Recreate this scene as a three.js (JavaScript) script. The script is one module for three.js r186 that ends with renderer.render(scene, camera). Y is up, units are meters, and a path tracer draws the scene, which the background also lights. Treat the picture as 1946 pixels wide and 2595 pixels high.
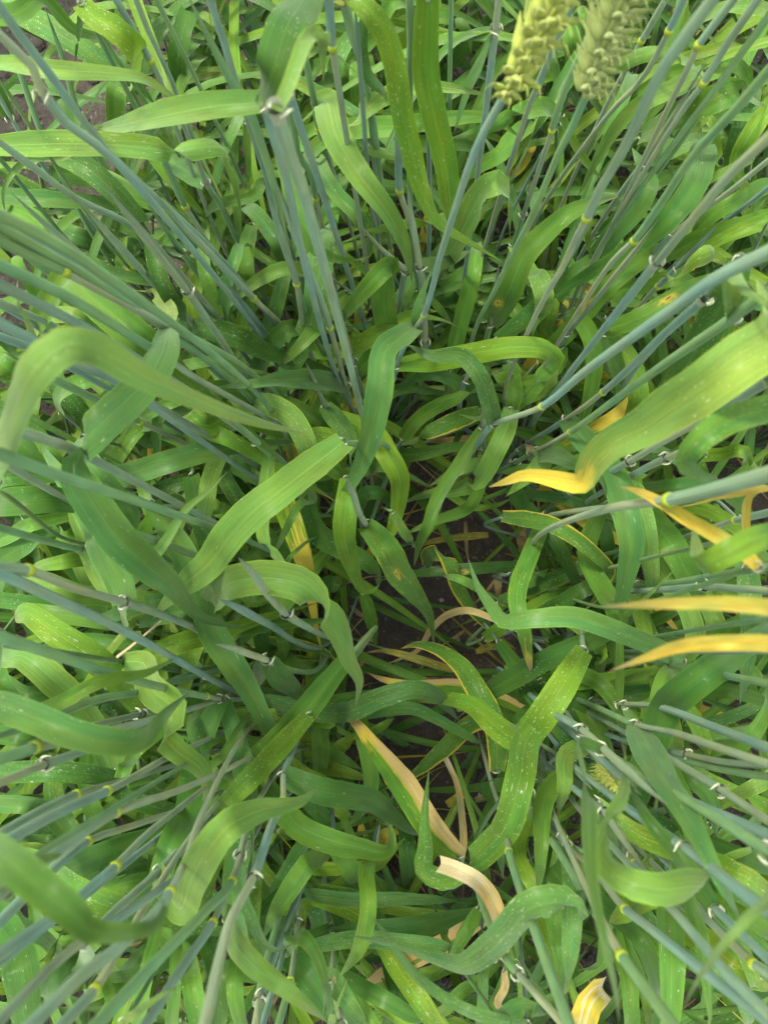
import * as THREE from 'three';
import { mergeGeometries } from 'three/addons/utils/BufferGeometryUtils.js';
import { ImprovedNoise } from 'three/addons/math/ImprovedNoise.js';

// ------------------------------------------------------------------ camera
// A phone held about 0.95 m above the soil, looking almost straight down into a wheat stand.
const scene = new THREE.Scene();
const camera = new THREE.PerspectiveCamera(67.0, 767 / 1024, 0.02, 80);
camera.position.set(0, 0.95, 0);
camera.quaternion.setFromRotationMatrix(new THREE.Matrix4().makeBasis(
  new THREE.Vector3(0.99854782, -0.05387262, 0.0),
  new THREE.Vector3(0.0082305, 0.15255517, -0.98826068),
  new THREE.Vector3(0.05324019, 0.98682555, 0.15277703)));
camera.focus = 0.58;
camera.userData.fStop = 14;

// ------------------------------------------------------------------ light: a bright overcast sky
const SKY_W = 64, SKY_H = 32;
const skyData = new Float32Array(SKY_W * SKY_H * 4);
for (let j = 0; j < SKY_H; j++) {
  const el = ((j + 0.5) / SKY_H - 0.5) * Math.PI;
  const l = el > 0 ? 0.30 + 0.72 * Math.sin(el) : 0.12;
  for (let i = 0; i < SKY_W; i++) skyData.set([l * 1.0, l * 1.0, l * 1.0, 1], (j * SKY_W + i) * 4);
}
const sky = new THREE.DataTexture(skyData, SKY_W, SKY_H, THREE.RGBAFormat, THREE.FloatType);
sky.mapping = THREE.EquirectangularReflectionMapping;
sky.magFilter = THREE.LinearFilter;
sky.needsUpdate = true;
scene.background = sky;
scene.environment = sky;
const sun = new THREE.DirectionalLight(0xfff3de, 1.5);
sun.position.set(-0.9, 2.6, -0.8);
sun.castShadow = true;
sun.shadow.radius = 22;
sun.shadow.mapSize.set(2048, 2048);
Object.assign(sun.shadow.camera, { left: -1.6, right: 1.6, top: 1.6, bottom: -1.6, near: 0.1, far: 6 });
scene.add(sun, sun.target);
const renderer = new THREE.WebGLRenderer({ antialias: true });
renderer.setSize(767, 1024);
renderer.shadowMap.enabled = true;
renderer.toneMapping = THREE.LinearToneMapping;
renderer.toneMappingExposure = 6.8;

// ------------------------------------------------------------------ helpers
function rnd(seed) { let a = seed >>> 0; return () => { a = (a + 0x6D2B79F5) | 0; let t = Math.imul(a ^ (a >>> 15), 1 | a); t = (t + Math.imul(t ^ (t >>> 7), 61 | t)) ^ t; return ((t ^ (t >>> 14)) >>> 0) / 4294967296; }; }
const V = (x, y, z) => new THREE.Vector3(x, y, z);
const lerp = (a, b, t) => a + (b - a) * t, clamp = (x, a, b) => Math.min(b, Math.max(a, x)), smooth = (a, b, x) => { const t = clamp((x - a) / (b - a), 0, 1); return t * t * (3 - 2 * t); };
const perlin = new ImprovedNoise();
const taken = new Map();
function numbered(name) { const k = taken.get(name) || 0; taken.set(name, k + 1); return k ? `${name}_${String(k).padStart(3, '0')}` : name; }
function mesh(name, geometry, material, parent) {
  const m = new THREE.Mesh(geometry, material); m.name = name; m.castShadow = m.receiveShadow = true; parent.add(m); return m;
}
const enc = (x) => { x = clamp(x, 0, 1); return Math.round(255 * (x <= 0.0031308 ? 12.92 * x : 1.055 * Math.pow(x, 1 / 2.4) - 0.055)); };
function texture(w, h, fill, srgb = true) {
  const d = new Uint8Array(w * h * 4), c = [0, 0, 0];
  for (let j = 0; j < h; j++) for (let i = 0; i < w; i++) {
    fill((i + 0.5) / w, (j + 0.5) / h, c); const k = (j * w + i) * 4;
    if (srgb) { d[k] = enc(c[0]); d[k + 1] = enc(c[1]); d[k + 2] = enc(c[2]); } else { d[k] = d[k + 1] = d[k + 2] = clamp(Math.round(c[0] * 255), 0, 255); }
    d[k + 3] = 255;
  }
  const t = new THREE.DataTexture(d, w, h, THREE.RGBAFormat);
  t.magFilter = THREE.LinearFilter; t.wrapS = t.wrapT = THREE.RepeatWrapping; if (srgb) t.colorSpace = THREE.SRGBColorSpace; t.needsUpdate = true; return t;
}

// ------------------------------------------------------------------ leaf materials: blade colour, veins, dust specks, dying tips and spots
const ALB = 0.5;   // bare reflectance of the blades against the tones below
const C = {
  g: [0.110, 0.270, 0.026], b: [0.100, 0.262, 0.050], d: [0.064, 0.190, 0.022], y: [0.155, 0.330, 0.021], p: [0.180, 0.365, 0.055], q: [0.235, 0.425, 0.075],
  Y: [0.66, 0.56, 0.060], t: [0.50, 0.41, 0.16], T: [0.70, 0.56, 0.20], o: [0.34, 0.33, 0.06], l: [0.24, 0.32, 0.03], w: [0.72, 0.66, 0.38], n: [0.26, 0.12, 0.03],
};
for (const k of Object.keys(C)) C[k] = C[k].map((x) => x * ALB);
// [base, tip colour, where the tip colour starts, margin colour, number of spots, mottle colour, share of mottle]
const KINDS = {
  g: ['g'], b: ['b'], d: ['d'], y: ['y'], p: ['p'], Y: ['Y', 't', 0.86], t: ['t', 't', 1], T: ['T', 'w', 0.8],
  gy: ['g', 'Y', 0.9, 'Y', 0], gY: ['y', 'Y', 0.35, null, 0, 'Y', 0.3], gt: ['g', 't', 0.83, null, 0, 'Y', 0.12], pw: ['q', 'Y', 0.97], py: ['q', 'Y', 0.66, null, 0],
  yl: ['y', 'Y', 0.93, null, 0, 'l', 0.4], ey: ['y', 'Y', 0.95, null, 0, 'Y', 0.12], e: ['g', 'Y', 0.95, null, 1], eg: ['g', 'Y', 0.97, null, 1, 'Y', 0.16], eb: ['b', 'Y', 0.97, null, 1],
  gl: ['d', 'o', 0.95, null, 1], tg: ['g', 't', 0.78, 'half', 0, 'Y', 0.15], Yg: ['T', 't', 0.6, 'streak', 0], Yw: ['Y', 'w', 0.9, 'stripe', 0], Ys: ['Y', 't', 0.8, null, 9], Yd: ['o', 't', 0.85, null, 0, 'Y', 0.3], bd: ['b', 'g', 0.9],
};
const VARIANTS = { g: 4, b: 3, d: 4, y: 3, p: 4, Y: 2, t: 2, gy: 2, yl: 2, gY: 2 };
const LATTICE = 256, lat = new Float32Array(LATTICE * LATTICE); { const r = rnd(5); for (let i = 0; i < lat.length; i++) lat[i] = r(); }
function vn(x, y) {
  const xi = Math.floor(x), yi = Math.floor(y); let fx = x - xi, fy = y - yi; fx = fx * fx * (3 - 2 * fx); fy = fy * fy * (3 - 2 * fy);
  const a = (xi & 255), b = ((xi + 1) & 255), c = (yi & 255) * 256, d = ((yi + 1) & 255) * 256;
  return lerp(lerp(lat[a + c], lat[b + c], fx), lerp(lat[a + d], lat[b + d], fx), fy);
}
const bladeBump = texture(128, 256, (u, v, c) => {
  const rib = 0.5 + 0.5 * Math.cos((u - 0.5) * 2 * Math.PI * 21), mid = Math.exp(-(((u - 0.5) / 0.022) ** 2));
  c[0] = 0.30 + 0.22 * rib + 0.25 * vn(u * 60, v * 24) + 0.25 * mid;
}, false);
function bladeTexture(kind, seed, variant) {
  const [base, tip, tipAt = 2, margin, spots = 0, mottle, share = 0] = KINDS[kind], r = rnd(seed * 977 + 13), o1 = r() * 200, o2 = r() * 200;
  const B = C[base], TIP = tip ? C[tip] : B, MOT = mottle ? C[mottle] : B, pale = [0.36, 0.38, 0.28], TW = 128, TH = 1024;
  const dust = new Float32Array(TW * TH);                     // pale specks and short scratches that lie on the blade
  const dry = /^[tTY]/.test(kind), n = dry ? 30 : [25, 120, 420, 60][variant % 4], clump = variant % 4 === 3 ? 0.12 : 1, c0 = r() * 0.8;
  for (let k = 0; k < n; k++) {
    const cx = r() * TW, cy = (clump < 1 && r() < 0.7 ? c0 + clump * r() * r() : r()) * TH, big = r() < 0.06, rx = big ? 2.4 + 1.4 * r() : 0.9 + 1.3 * r(), ry = (big ? 2.4 : 1.0) + r() * 1.5 * (r() < 0.08 ? 7 : 1), s = 0.35 + 0.6 * r();
    for (let y = Math.floor(cy - ry); y <= cy + ry; y++) for (let x = Math.floor(cx - rx); x <= cx + rx; x++) {
      if (x < 0 || y < 0 || x >= TW || y >= TH) continue;
      const q = ((x + 0.5 - cx) / rx) ** 2 + ((y + 0.5 - cy) / ry) ** 2; if (q < 1) dust[y * TW + x] = Math.max(dust[y * TW + x], s * (1 - q * q));
    }
  }
  const sp = []; for (let k = 0; k < spots; k++) sp.push([0.25 + 0.5 * r(), spots > 5 ? 0.1 + 0.8 * r() : 0.25 + 0.55 * (k + 0.8 * r()) / spots, (spots > 5 ? 0.035 : 0.085 + 0.05 * r()), (spots > 5 ? 0.006 : 0.020 + 0.014 * r())]);
  return texture(TW, TH, (u, v, c) => {
    const vein = Math.sin((u - 0.5) * 2 * Math.PI * 21), streak = vn(u * 46 + o1, v * 5 + o2), patch = vn(u * 4 + o2, v * 14 + o1), fine = vn(u * 90 + o2, v * 220);
    let k = 0.80 + 0.08 * vein + 0.26 * (streak - 0.5) + 0.30 * (patch - 0.5) + 0.14 * (fine - 0.5) + 0.12;
    const hue = vn(u * 3 + o1 + 40, v * 8 + o2) - 0.5;
    let R = B[0] * k * (1 + 0.35 * hue), G = B[1] * k, Bl = B[2] * k * (1 - 0.4 * hue);
    const to = (q, a) => { R = lerp(R, q[0] * (0.75 + 0.5 * streak * 0.6 + 0.2 * fine), a); G = lerp(G, q[1] * (0.75 + 0.5 * streak * 0.6 + 0.2 * fine), a); Bl = lerp(Bl, q[2] * (0.75 + 0.5 * streak * 0.6 + 0.2 * fine), a); };
    if (share) to(MOT, smooth(1 - share - 0.16, 1 - share + 0.10, 0.62 * vn(u * 14 + o2, v * 11 + o1 + 9) + 0.38 * vn(u * 30, v * 30 + o2)) * 0.65);
    if (!dry) { const mid = Math.exp(-(((u - 0.5) / 0.016) ** 2)); to([B[0] * 1.9 + 0.015, B[1] * 1.5 + 0.01, B[2] * 1.6 + 0.01], 0.35 * mid); }
    const edge = Math.min(u, 1 - u);
    if (!dry) to([B[0] * 1.8, B[1] * 1.45, B[2]], 0.7 * smooth(0.03, 0.005, edge));
    if (margin === 'Y') to(C.Y, smooth(0.09, 0.02, (u < 0.5 ? u : 1 - u + 0.08) + 0.12 * (vn(v * 17, o1) - 0.5) - 0.05 * vn(v * 60, o2)) * 0.9);
    if (margin === 'half') { const q = smooth(0.50, 0.60, u + 0.10 * (vn(v * 14, o1) - 0.5)); to(C.Y, smooth(0.44, 0.52, u + 0.10 * (vn(v * 14, o1) - 0.5)) * 0.5); to(C.t, q); }
    if (margin === 'streak') to(C.g, smooth(0.14, 0.08, Math.abs(u - 0.34 + 0.08 * (vn(v * 9, o1) - 0.5))) * smooth(0.7, 0.5, v) * 0.85);
    if (margin === 'stripe') to(C.w, smooth(0.45, 0.6, vn(u * 9 + o1, v * 2)) * 0.8);
    if (tipAt < 1.5) { const e = v + 0.10 * (streak - 0.5) + 0.06 * (vn(u * 9, v * 30 + o2) - 0.5) - 0.05 * smooth(0.2, 0, edge); if (tip === 't') to(C.Y, smooth(tipAt - 0.10, tipAt - 0.02, e)); to(TIP, smooth(tipAt - 0.03, tipAt + 0.05, e)); }
    for (const [x, y, a, b] of sp) { const q = Math.hypot((u - x) / a, (v - y) / b) + 0.7 * (vn(u * 11 + o1, v * 70) - 0.5) + 0.9 * (vn(u * 26 + o1, v * 18) - 0.5); if (!dry) { to(C.l, smooth(2.3, 1.2, q) * 0.7); to(C.Y, smooth(1.5, 0.6, q) * 0.8); } to(C.n, smooth(0.6, 0.2, q) * 0.9); }
    const D = dust[Math.min(TH - 1, Math.floor(v * TH)) * TW + Math.min(TW - 1, Math.floor(u * TW))];
    const dot = !dry && vn(u * 55 + o2, v * 420 + o1) > 0.985 ? 0.45 : 1; R *= dot; G *= dot; Bl *= dot;
    c[0] = lerp(R, pale[0], D * 0.8); c[1] = lerp(G, pale[1], D * 0.8); c[2] = lerp(Bl, pale[2], D * 0.8);
  });
}
const bladeMats = {};
{ let s = 1; for (const k of Object.keys(KINDS)) {
  bladeMats[k] = [];
  for (let i = 0; i < (VARIANTS[k] || 1); i++) {
    const dry = /^[tT]/.test(k);
    bladeMats[k].push(new THREE.MeshPhysicalMaterial({ name: 'blade', map: bladeTexture(k, s++, i + k.length - 1), bumpMap: bladeBump, bumpScale: 0.0005, roughness: 1, transmission: dry ? 0.25 : 0.38, thickness: 0, ior: 1.4, specularIntensity: 0.2, clearcoat: dry ? 0.03 : 0.15, clearcoatRoughness: 0.36, vertexColors: true, side: THREE.DoubleSide }));
  }
} }
const stemTex = (B, seed) => texture(64, 512, (u, v, c) => {
  const line = 0.5 + 0.5 * Math.cos(u * 2 * Math.PI * 14), st = vn(u * 40 + seed, v * 9), bl = vn(u * 5, v * 30 + seed), gr = vn(u * 60, v * 500 + seed);
  const k = 0.78 + 0.14 * line + 0.22 * (st - 0.5) + 0.26 * (bl - 0.5) + 0.10 * (gr - 0.5) + 0.1;
  const h = vn(u * 3 + 9, v * 14 + seed) - 0.5; c[0] = 0.5 * B[0] * k * (1 + 0.25 * h); c[1] = 0.5 * B[1] * k; c[2] = 0.5 * B[2] * k * (1 - 0.25 * h);
});
const stemBump = texture(64, 64, (u, v, c) => { c[0] = 0.5 + 0.4 * Math.cos(u * 2 * Math.PI * 14) + 0.1 * vn(u * 40, v * 60); }, false);
const stemMat = (B, seed) => new THREE.MeshPhysicalMaterial({ name: 'stem', map: stemTex(B, seed), bumpMap: stemBump, bumpScale: 0.0004, roughness: 0.75, specularIntensity: 0.4, clearcoat: 0.12, clearcoatRoughness: 0.4 });
const sheathMats = [stemMat([0.285, 0.445, 0.275], 3), stemMat([0.25, 0.42, 0.30], 21), stemMat([0.225, 0.43, 0.18], 47)], greenMats = [stemMat([0.225, 0.415, 0.135], 61), stemMat([0.26, 0.42, 0.15], 77)];
const culmMats = [stemMat([0.40, 0.50, 0.28], 31), stemMat([0.33, 0.45, 0.26], 83)];
const nodeMat = new THREE.MeshStandardMaterial({ name: 'node', map: texture(64, 32, (u, v, c) => { const k = 0.8 + 0.4 * vn(u * 24, v * 8), q = smooth(0.10, 0.0, v) + 0.8 * smooth(0.93, 1, v); c[0] = lerp(0.20, 0.06, q) * k; c[1] = lerp(0.26, 0.09, q) * k; c[2] = lerp(0.02, 0.03, q) * k; }), roughness: 0.55 });
const collarMat = new THREE.MeshPhysicalMaterial({ name: 'collar', map: texture(64, 32, (u, v, c) => { const k = 0.75 + 0.4 * vn(u * 30, v * 9); c[0] = 0.22 * k; c[1] = 0.25 * k; c[2] = 0.165 * k; }), roughness: 0.8, side: THREE.DoubleSide });

// ------------------------------------------------------------------ geometry builders
const curveOf = (pts) => new THREE.CatmullRomCurve3(pts, false, 'centripetal');
function tube(pts, radius, segs, sides = 8, v0 = 0) {
  // a tapered round stalk along pts; radius(t)
  const cu = pts.length === 2 ? new THREE.LineCurve3(pts[0], pts[1]) : curveOf(pts), len = cu.getLength(), P = [], Nn = [], UV = [], I = [];
  let side = null;
  for (let i = 0; i <= segs; i++) {
    const t = i / segs, p = cu.getPointAt(t), T = cu.getTangentAt(t);
    if (!side) side = Math.abs(T.y) < 0.9 ? V(0, 1, 0).cross(T).normalize() : V(1, 0, 0).cross(T).normalize();
    side.addScaledVector(T, -side.dot(T)).normalize(); const b = T.clone().cross(side), r = radius(t);
    for (let k = 0; k <= sides; k++) { const a = k / sides * 2 * Math.PI, n = side.clone().multiplyScalar(Math.cos(a)).addScaledVector(b, Math.sin(a)); P.push(p.x + n.x * r, p.y + n.y * r, p.z + n.z * r); Nn.push(n.x, n.y, n.z); UV.push(k / sides, v0 + t * len * 3); }
  }
  for (let i = 0; i < segs; i++) for (let k = 0; k < sides; k++) { const a = i * (sides + 1) + k, b = a + sides + 1; I.push(a, a + 1, b, a + 1, b + 1, b); }
  const g = new THREE.BufferGeometry(); g.setAttribute('position', new THREE.Float32BufferAttribute(P, 3)); g.setAttribute('normal', new THREE.Float32BufferAttribute(Nn, 3)); g.setAttribute('uv', new THREE.Float32BufferAttribute(UV, 2)); g.setIndex(I); return g;
}
function blade(pts, width, flip, r, o = {}) {
  // a grass blade: a ribbon with a gutter, a midrib fold, slight waves at the margins and a long pointed tip; pts from the collar to the tip
  let fs = 9, turnOver = 0;
  if (flip && flip < pts.length - 1) {
    let a = 0, tot = 0; for (let i = 1; i < pts.length; i++) { const d = pts[i].distanceTo(pts[i - 1]); tot += d; if (i <= flip) a += d; } fs = a / tot;
    const p = pts[flip], q = pts[flip - 1], s = pts[flip + 1], bend = p.clone().sub(q).normalize().dot(s.clone().sub(p).normalize());
    turnOver = bend > 0.1 ? Math.PI * 0.92 : 0;                                                  // turns over by twisting, else by folding back
    pts = [...pts.slice(0, flip), q.clone().lerp(p, 0.86), p, p.clone().lerp(s, 0.14), ...pts.slice(flip + 1)];  // a crisp crease
  }
  const cu = curveOf(pts), len = cu.getLength(), nv = o.low ? 14 : clamp(Math.round(len / 0.006), 14, 64), nu = o.low ? 4 : 6, T = [], S = [], Pn = [];
  for (let i = 0; i <= nv; i++) { const t = i / nv; Pn.push(cu.getPointAt(t)); T.push(cu.getTangentAt(t)); }
  const facing = o.facing || V(0, 1, 0);                     // blades turn their face to the light that falls in from above
  let prev = null;
  for (let i = 0; i <= nv; i++) {
    let s = T[i].clone().cross(facing); const l = s.length(); if (l < 0.25 && prev) s = prev.clone().addScaledVector(T[i], -prev.dot(T[i])); if (s.lengthSq() < 1e-8) s = V(1, 0, 0).addScaledVector(T[i], -T[i].x); s.normalize();
    if (prev && s.dot(prev) < 0) s.negate(); S.push(s); prev = s;
  }
  for (let pass = 0; pass < 5; pass++) for (let i = 1; i < nv; i++) { S[i] = S[i].clone().multiplyScalar(2).add(S[i - 1]).add(S[i + 1]); S[i].addScaledVector(T[i], -S[i].dot(T[i])).normalize(); }
  const tw0 = (r() - 0.5) * 0.4, tw1 = (r() - 0.5) * 0.5, twf = 1 + r() * 1.5, gut = (0.10 + 0.25 * r()) * (r() < 0.25 ? -0.5 : 1), wa = width * (0.02 + 0.05 * r()), wf = len / (0.03 + 0.04 * r()) * Math.PI, ph = r() * 6, tint = 0.86 + 0.26 * r(), warm = (r() - 0.5) * 0.10;
  const fold = o.blunt ? 0.4 : r() < 0.3 ? 0.22 * r() : 0.05, P = [], UV = [], Cc = [], I = [];
  const spin = !flip && !o.plain && !o.blunt && r() < 0.42 ? (r() < 0.5 ? -1 : 1) * (0.9 + 2.1 * r()) : 0, spinAt = 0.58 + 0.32 * r(), spinLen = 0.04 + 0.08 * r();
  const widest = 0.26 + 0.2 * r(), ex = 1.2 + 0.7 * r(), e1 = r() * 90, e2 = r() * 90, ragged = o.low ? 0.05 : 0.07;
  for (let i = 0; i <= nv; i++) {
    const t = i / nv, tw = tw0 * t + tw1 * Math.sin(t * twf * Math.PI) * t + spin * smooth(spinAt - spinLen, spinAt + spinLen, t) + turnOver * smooth(fs - 0.05, fs + 0.05, t), s = S[i].clone().applyAxisAngle(T[i], tw), n = s.clone().cross(T[i]).normalize();
    let w = width * 0.5 * Math.min(1, 0.72 + 1.9 * t) * (t < widest ? 1 : Math.max(0.012, 1 - Math.pow((t - widest) / (1 - widest), ex)));
    w *= 1 + 0.05 * Math.sin(t * 9 + ph);
    if (o.blunt) w = width * 0.5 * Math.min(1, 0.6 + t * 2) * (1 - 0.30 * t + 0.12 * (vn(t * 9 + e1, 2.5) - 0.5));
    for (let k = 0; k <= nu; k++) {
      const a = (k / nu * 2 - 1) * (1 + ragged * (vn(t * len * 70 + (k < nu / 2 ? e1 : e2), 3.5) - 0.5) + ragged * (vn(t * len * 260 + (k < nu / 2 ? e2 : e1), 9.5) - 0.6)), lift = gut * w * a * a + fold * w * Math.abs(a) + wa * a * a * Math.sin(t * wf + ph + (a > 0 ? 1.3 : 0)) * (w / (width * 0.5));
      P.push(Pn[i].x + s.x * a * w + n.x * lift, Pn[i].y + s.y * a * w + n.y * lift, Pn[i].z + s.z * a * w + n.z * lift);
      UV.push(k / nu, t);
      Cc.push(tint * (1 + warm), tint, tint * (1 - warm));
    }
  }
  for (let i = 0; i < nv; i++) for (let k = 0; k < nu; k++) { const a = i * (nu + 1) + k, b = a + nu + 1; I.push(a, a + 1, b, a + 1, b + 1, b); }
  const g = new THREE.BufferGeometry(); g.setAttribute('position', new THREE.Float32BufferAttribute(P, 3)); g.setAttribute('uv', new THREE.Float32BufferAttribute(UV, 2)); g.setAttribute('color', new THREE.Float32BufferAttribute(Cc, 3)); g.setIndex(I); g.computeVertexNormals(); return g;
}
const ringGeo = (() => { const pr = []; for (let i = 0; i <= 8; i++) { const t = i / 8; pr.push(new THREE.Vector2(0.0019 + 0.0008 * Math.sin(t * Math.PI) ** 0.7, -0.0031 + 0.0062 * t)); } const g = new THREE.LatheGeometry(pr, 12); return g; })();
const collarGeo = (() => {
  // ligule cup with two hooked auricles clasping the stem
  const cup = new THREE.LatheGeometry([[0.0020, -0.0040], [0.0023, -0.0016], [0.0026, 0.0004], [0.0031, 0.0020], [0.0029, 0.0021]].map(([a, b]) => new THREE.Vector2(a, b)), 12, 0.5, 5.2);
  const claw = (sg, l) => tube([V(sg * 0.0022, 0.0002, -0.001), V(sg * 0.0031, 0.0008, 0.0008), V(sg * 0.0029, 0.0002, 0.0024), V(sg * (0.0029 - 0.0016 * l), -0.0010, 0.0034)], (t) => 0.0008 * (1 - 0.85 * t) + 0.0001, 8, 6);
  return mergeGeometries([cup, claw(1, 0.5), claw(-1, 0.1)].map((g) => { const q = g.index ? g.toNonIndexed() : g; for (const k of Object.keys(q.attributes)) if (!['position', 'normal', 'uv'].includes(k)) q.deleteAttribute(k); return q; }));
})();
const UPV = V(0, 1, 0);
function ringAt(name, geo, mat, parent, p, dir, scale, turn) {
  const m = mesh(name, geo, mat, parent); m.position.copy(p); m.quaternion.setFromUnitVectors(UPV, dir); m.rotateY(turn); m.scale.setScalar(scale); return m;
}
// one spikelet: overlapping pointed glumes and florets
const spikeletGeo = (awn) => {
  const parts = [];
  for (const [x, z, tilt, s] of [[-0.0016, 0, 0.42, 0.92], [0.0016, 0, -0.42, 0.92], [0, 0.0012, 0, 1.05], [-0.0008, 0.0020, 0.2, 0.86], [0.0008, 0.0022, -0.2, 0.86]]) {
    const pr = []; for (let i = 0; i <= 9; i++) { const t = i / 9; pr.push(new THREE.Vector2(0.0001 + 0.0021 * Math.pow(Math.sin(Math.PI * Math.pow(t, 0.62)), 0.9) * (1 - 0.55 * t), t * 0.0118)); }
    let g = new THREE.LatheGeometry(pr, 9); g.scale(1, s, 0.72); g.rotateX(0.35 + 0.1 * z * 1000 * 0.3); g.rotateZ(tilt); g.translate(x, 0, z); parts.push(g.toNonIndexed());
    { const a = tube([V(0, 0.010 * s, 0), V(0, awn ? 0.014 : 0.012, 0.001), V(0, awn ? 0.019 : 0.014, 0.004)], (t) => 0.00028 * (1 - 0.8 * t), 4, 4); a.rotateX(0.3); a.rotateZ(tilt * 0.7); a.translate(x, 0, z); parts.push(a.toNonIndexed()); }
  }
  return mergeGeometries(parts);
};
const spikeletPlain = spikeletGeo(false), spikeletAwned = spikeletGeo(true);
const earMat = (c, s) => new THREE.MeshPhysicalMaterial({ name: 'ear', map: texture(64, 64, (u, v, q) => { const k = 0.72 + 0.3 * vn(u * 26 + s, v * 5) + 0.25 * vn(u * 6 + s, v * 9); q[0] = c[0] * k; q[1] = c[1] * k; q[2] = c[2] * k; }), roughness: 0.8, transmission: 0.15, thickness: 0 });
const earMats = [earMat([0.225, 0.285, 0.075], 1), earMat([0.22, 0.27, 0.035], 2)];
const wholeEar = [0, 1].map((kind) => {   // an ear seen from far: the same spikelets in one piece
  const r = rnd(60 + kind), o = new THREE.Object3D(), parts = [tube([V(0, -0.004, 0), V(0.001, 0.04, 0), V(0, 0.085, 0)], (t) => 0.0015 - 0.0007 * t, 6, 5).toNonIndexed()];
  for (let i = 0; i < 20; i++) { const t = i / 19; o.position.set(0, 0.002 + 0.082 * t, 0); o.rotation.set(0, (i % 2) * Math.PI + (r() - 0.5) * 0.25, 0, 'YXZ'); o.rotateX(0.3); o.translateZ(0.0012); o.scale.setScalar(t > 0.9 ? 0.8 : 1.05); o.updateMatrix(); parts.push((kind ? spikeletAwned : spikeletPlain).clone().applyMatrix4(o.matrix)); }
  return mergeGeometries(parts);
});
function buildEar(parent, p, dir, kind, scale, r, whole) {
  if (whole) { const m = ringAt('ear', wholeEar[kind], earMats[kind], parent, p, dir, scale, r() * 6); return m; }
  const root = new THREE.Group(); root.name = 'ear'; parent.add(root); root.position.copy(p); root.quaternion.setFromUnitVectors(UPV, dir); root.rotateY(r() * 6); root.scale.setScalar(scale);
  mesh('rachis', tube([V(0, -0.004, 0), V(0.001, 0.04, 0), V(0, 0.085, 0)], (t) => 0.0015 - 0.0007 * t, 8, 6), earMats[kind], root);
  for (let i = 0; i < 20; i++) {
    const t = i / 19, m = mesh('spikelet', kind ? spikeletAwned : spikeletPlain, earMats[kind], root); m.position.set(0, 0.002 + 0.082 * t, 0); m.rotation.order = 'YXZ'; m.rotation.y = (i % 2) * Math.PI + (r() - 0.5) * 0.4; m.rotateX(0.22 + 0.12 * r()); m.rotateZ((r() - 0.5) * 0.15); m.translateZ(0.0012); m.scale.setScalar((0.85 + 0.3 * r()) * (0.8 + 0.35 * Math.sin(Math.PI * Math.min(1, 0.2 + t))) * (t > 0.9 ? 0.8 : 1));
  }
  return root;
}

const OPEN_SOIL = [[[-38,-309],[27,-256],[71,-220],[123,-164],[111,-57],[108,46],[95,182],[85,239],[-48,237],[-90,162],[-96,0],[-77,-72],[-38,-171],[-38,-247]],
[[-639,-933],[-248,-913],[-234,-800],[-348,-626],[-311,-493],[-387,-412],[-492,-550],[-623,-738]],
[[-510,-344],[-415,-342],[-414,-231],[-492,-232]],
[[-342,-138],[-256,-137],[-262,-19],[-334,-59]],
[[275,-217],[384,-216],[376,-104],[269,-104]]];
const STRAW = [-172,520,14,-160,525,6,-148,520,-6];
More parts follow.
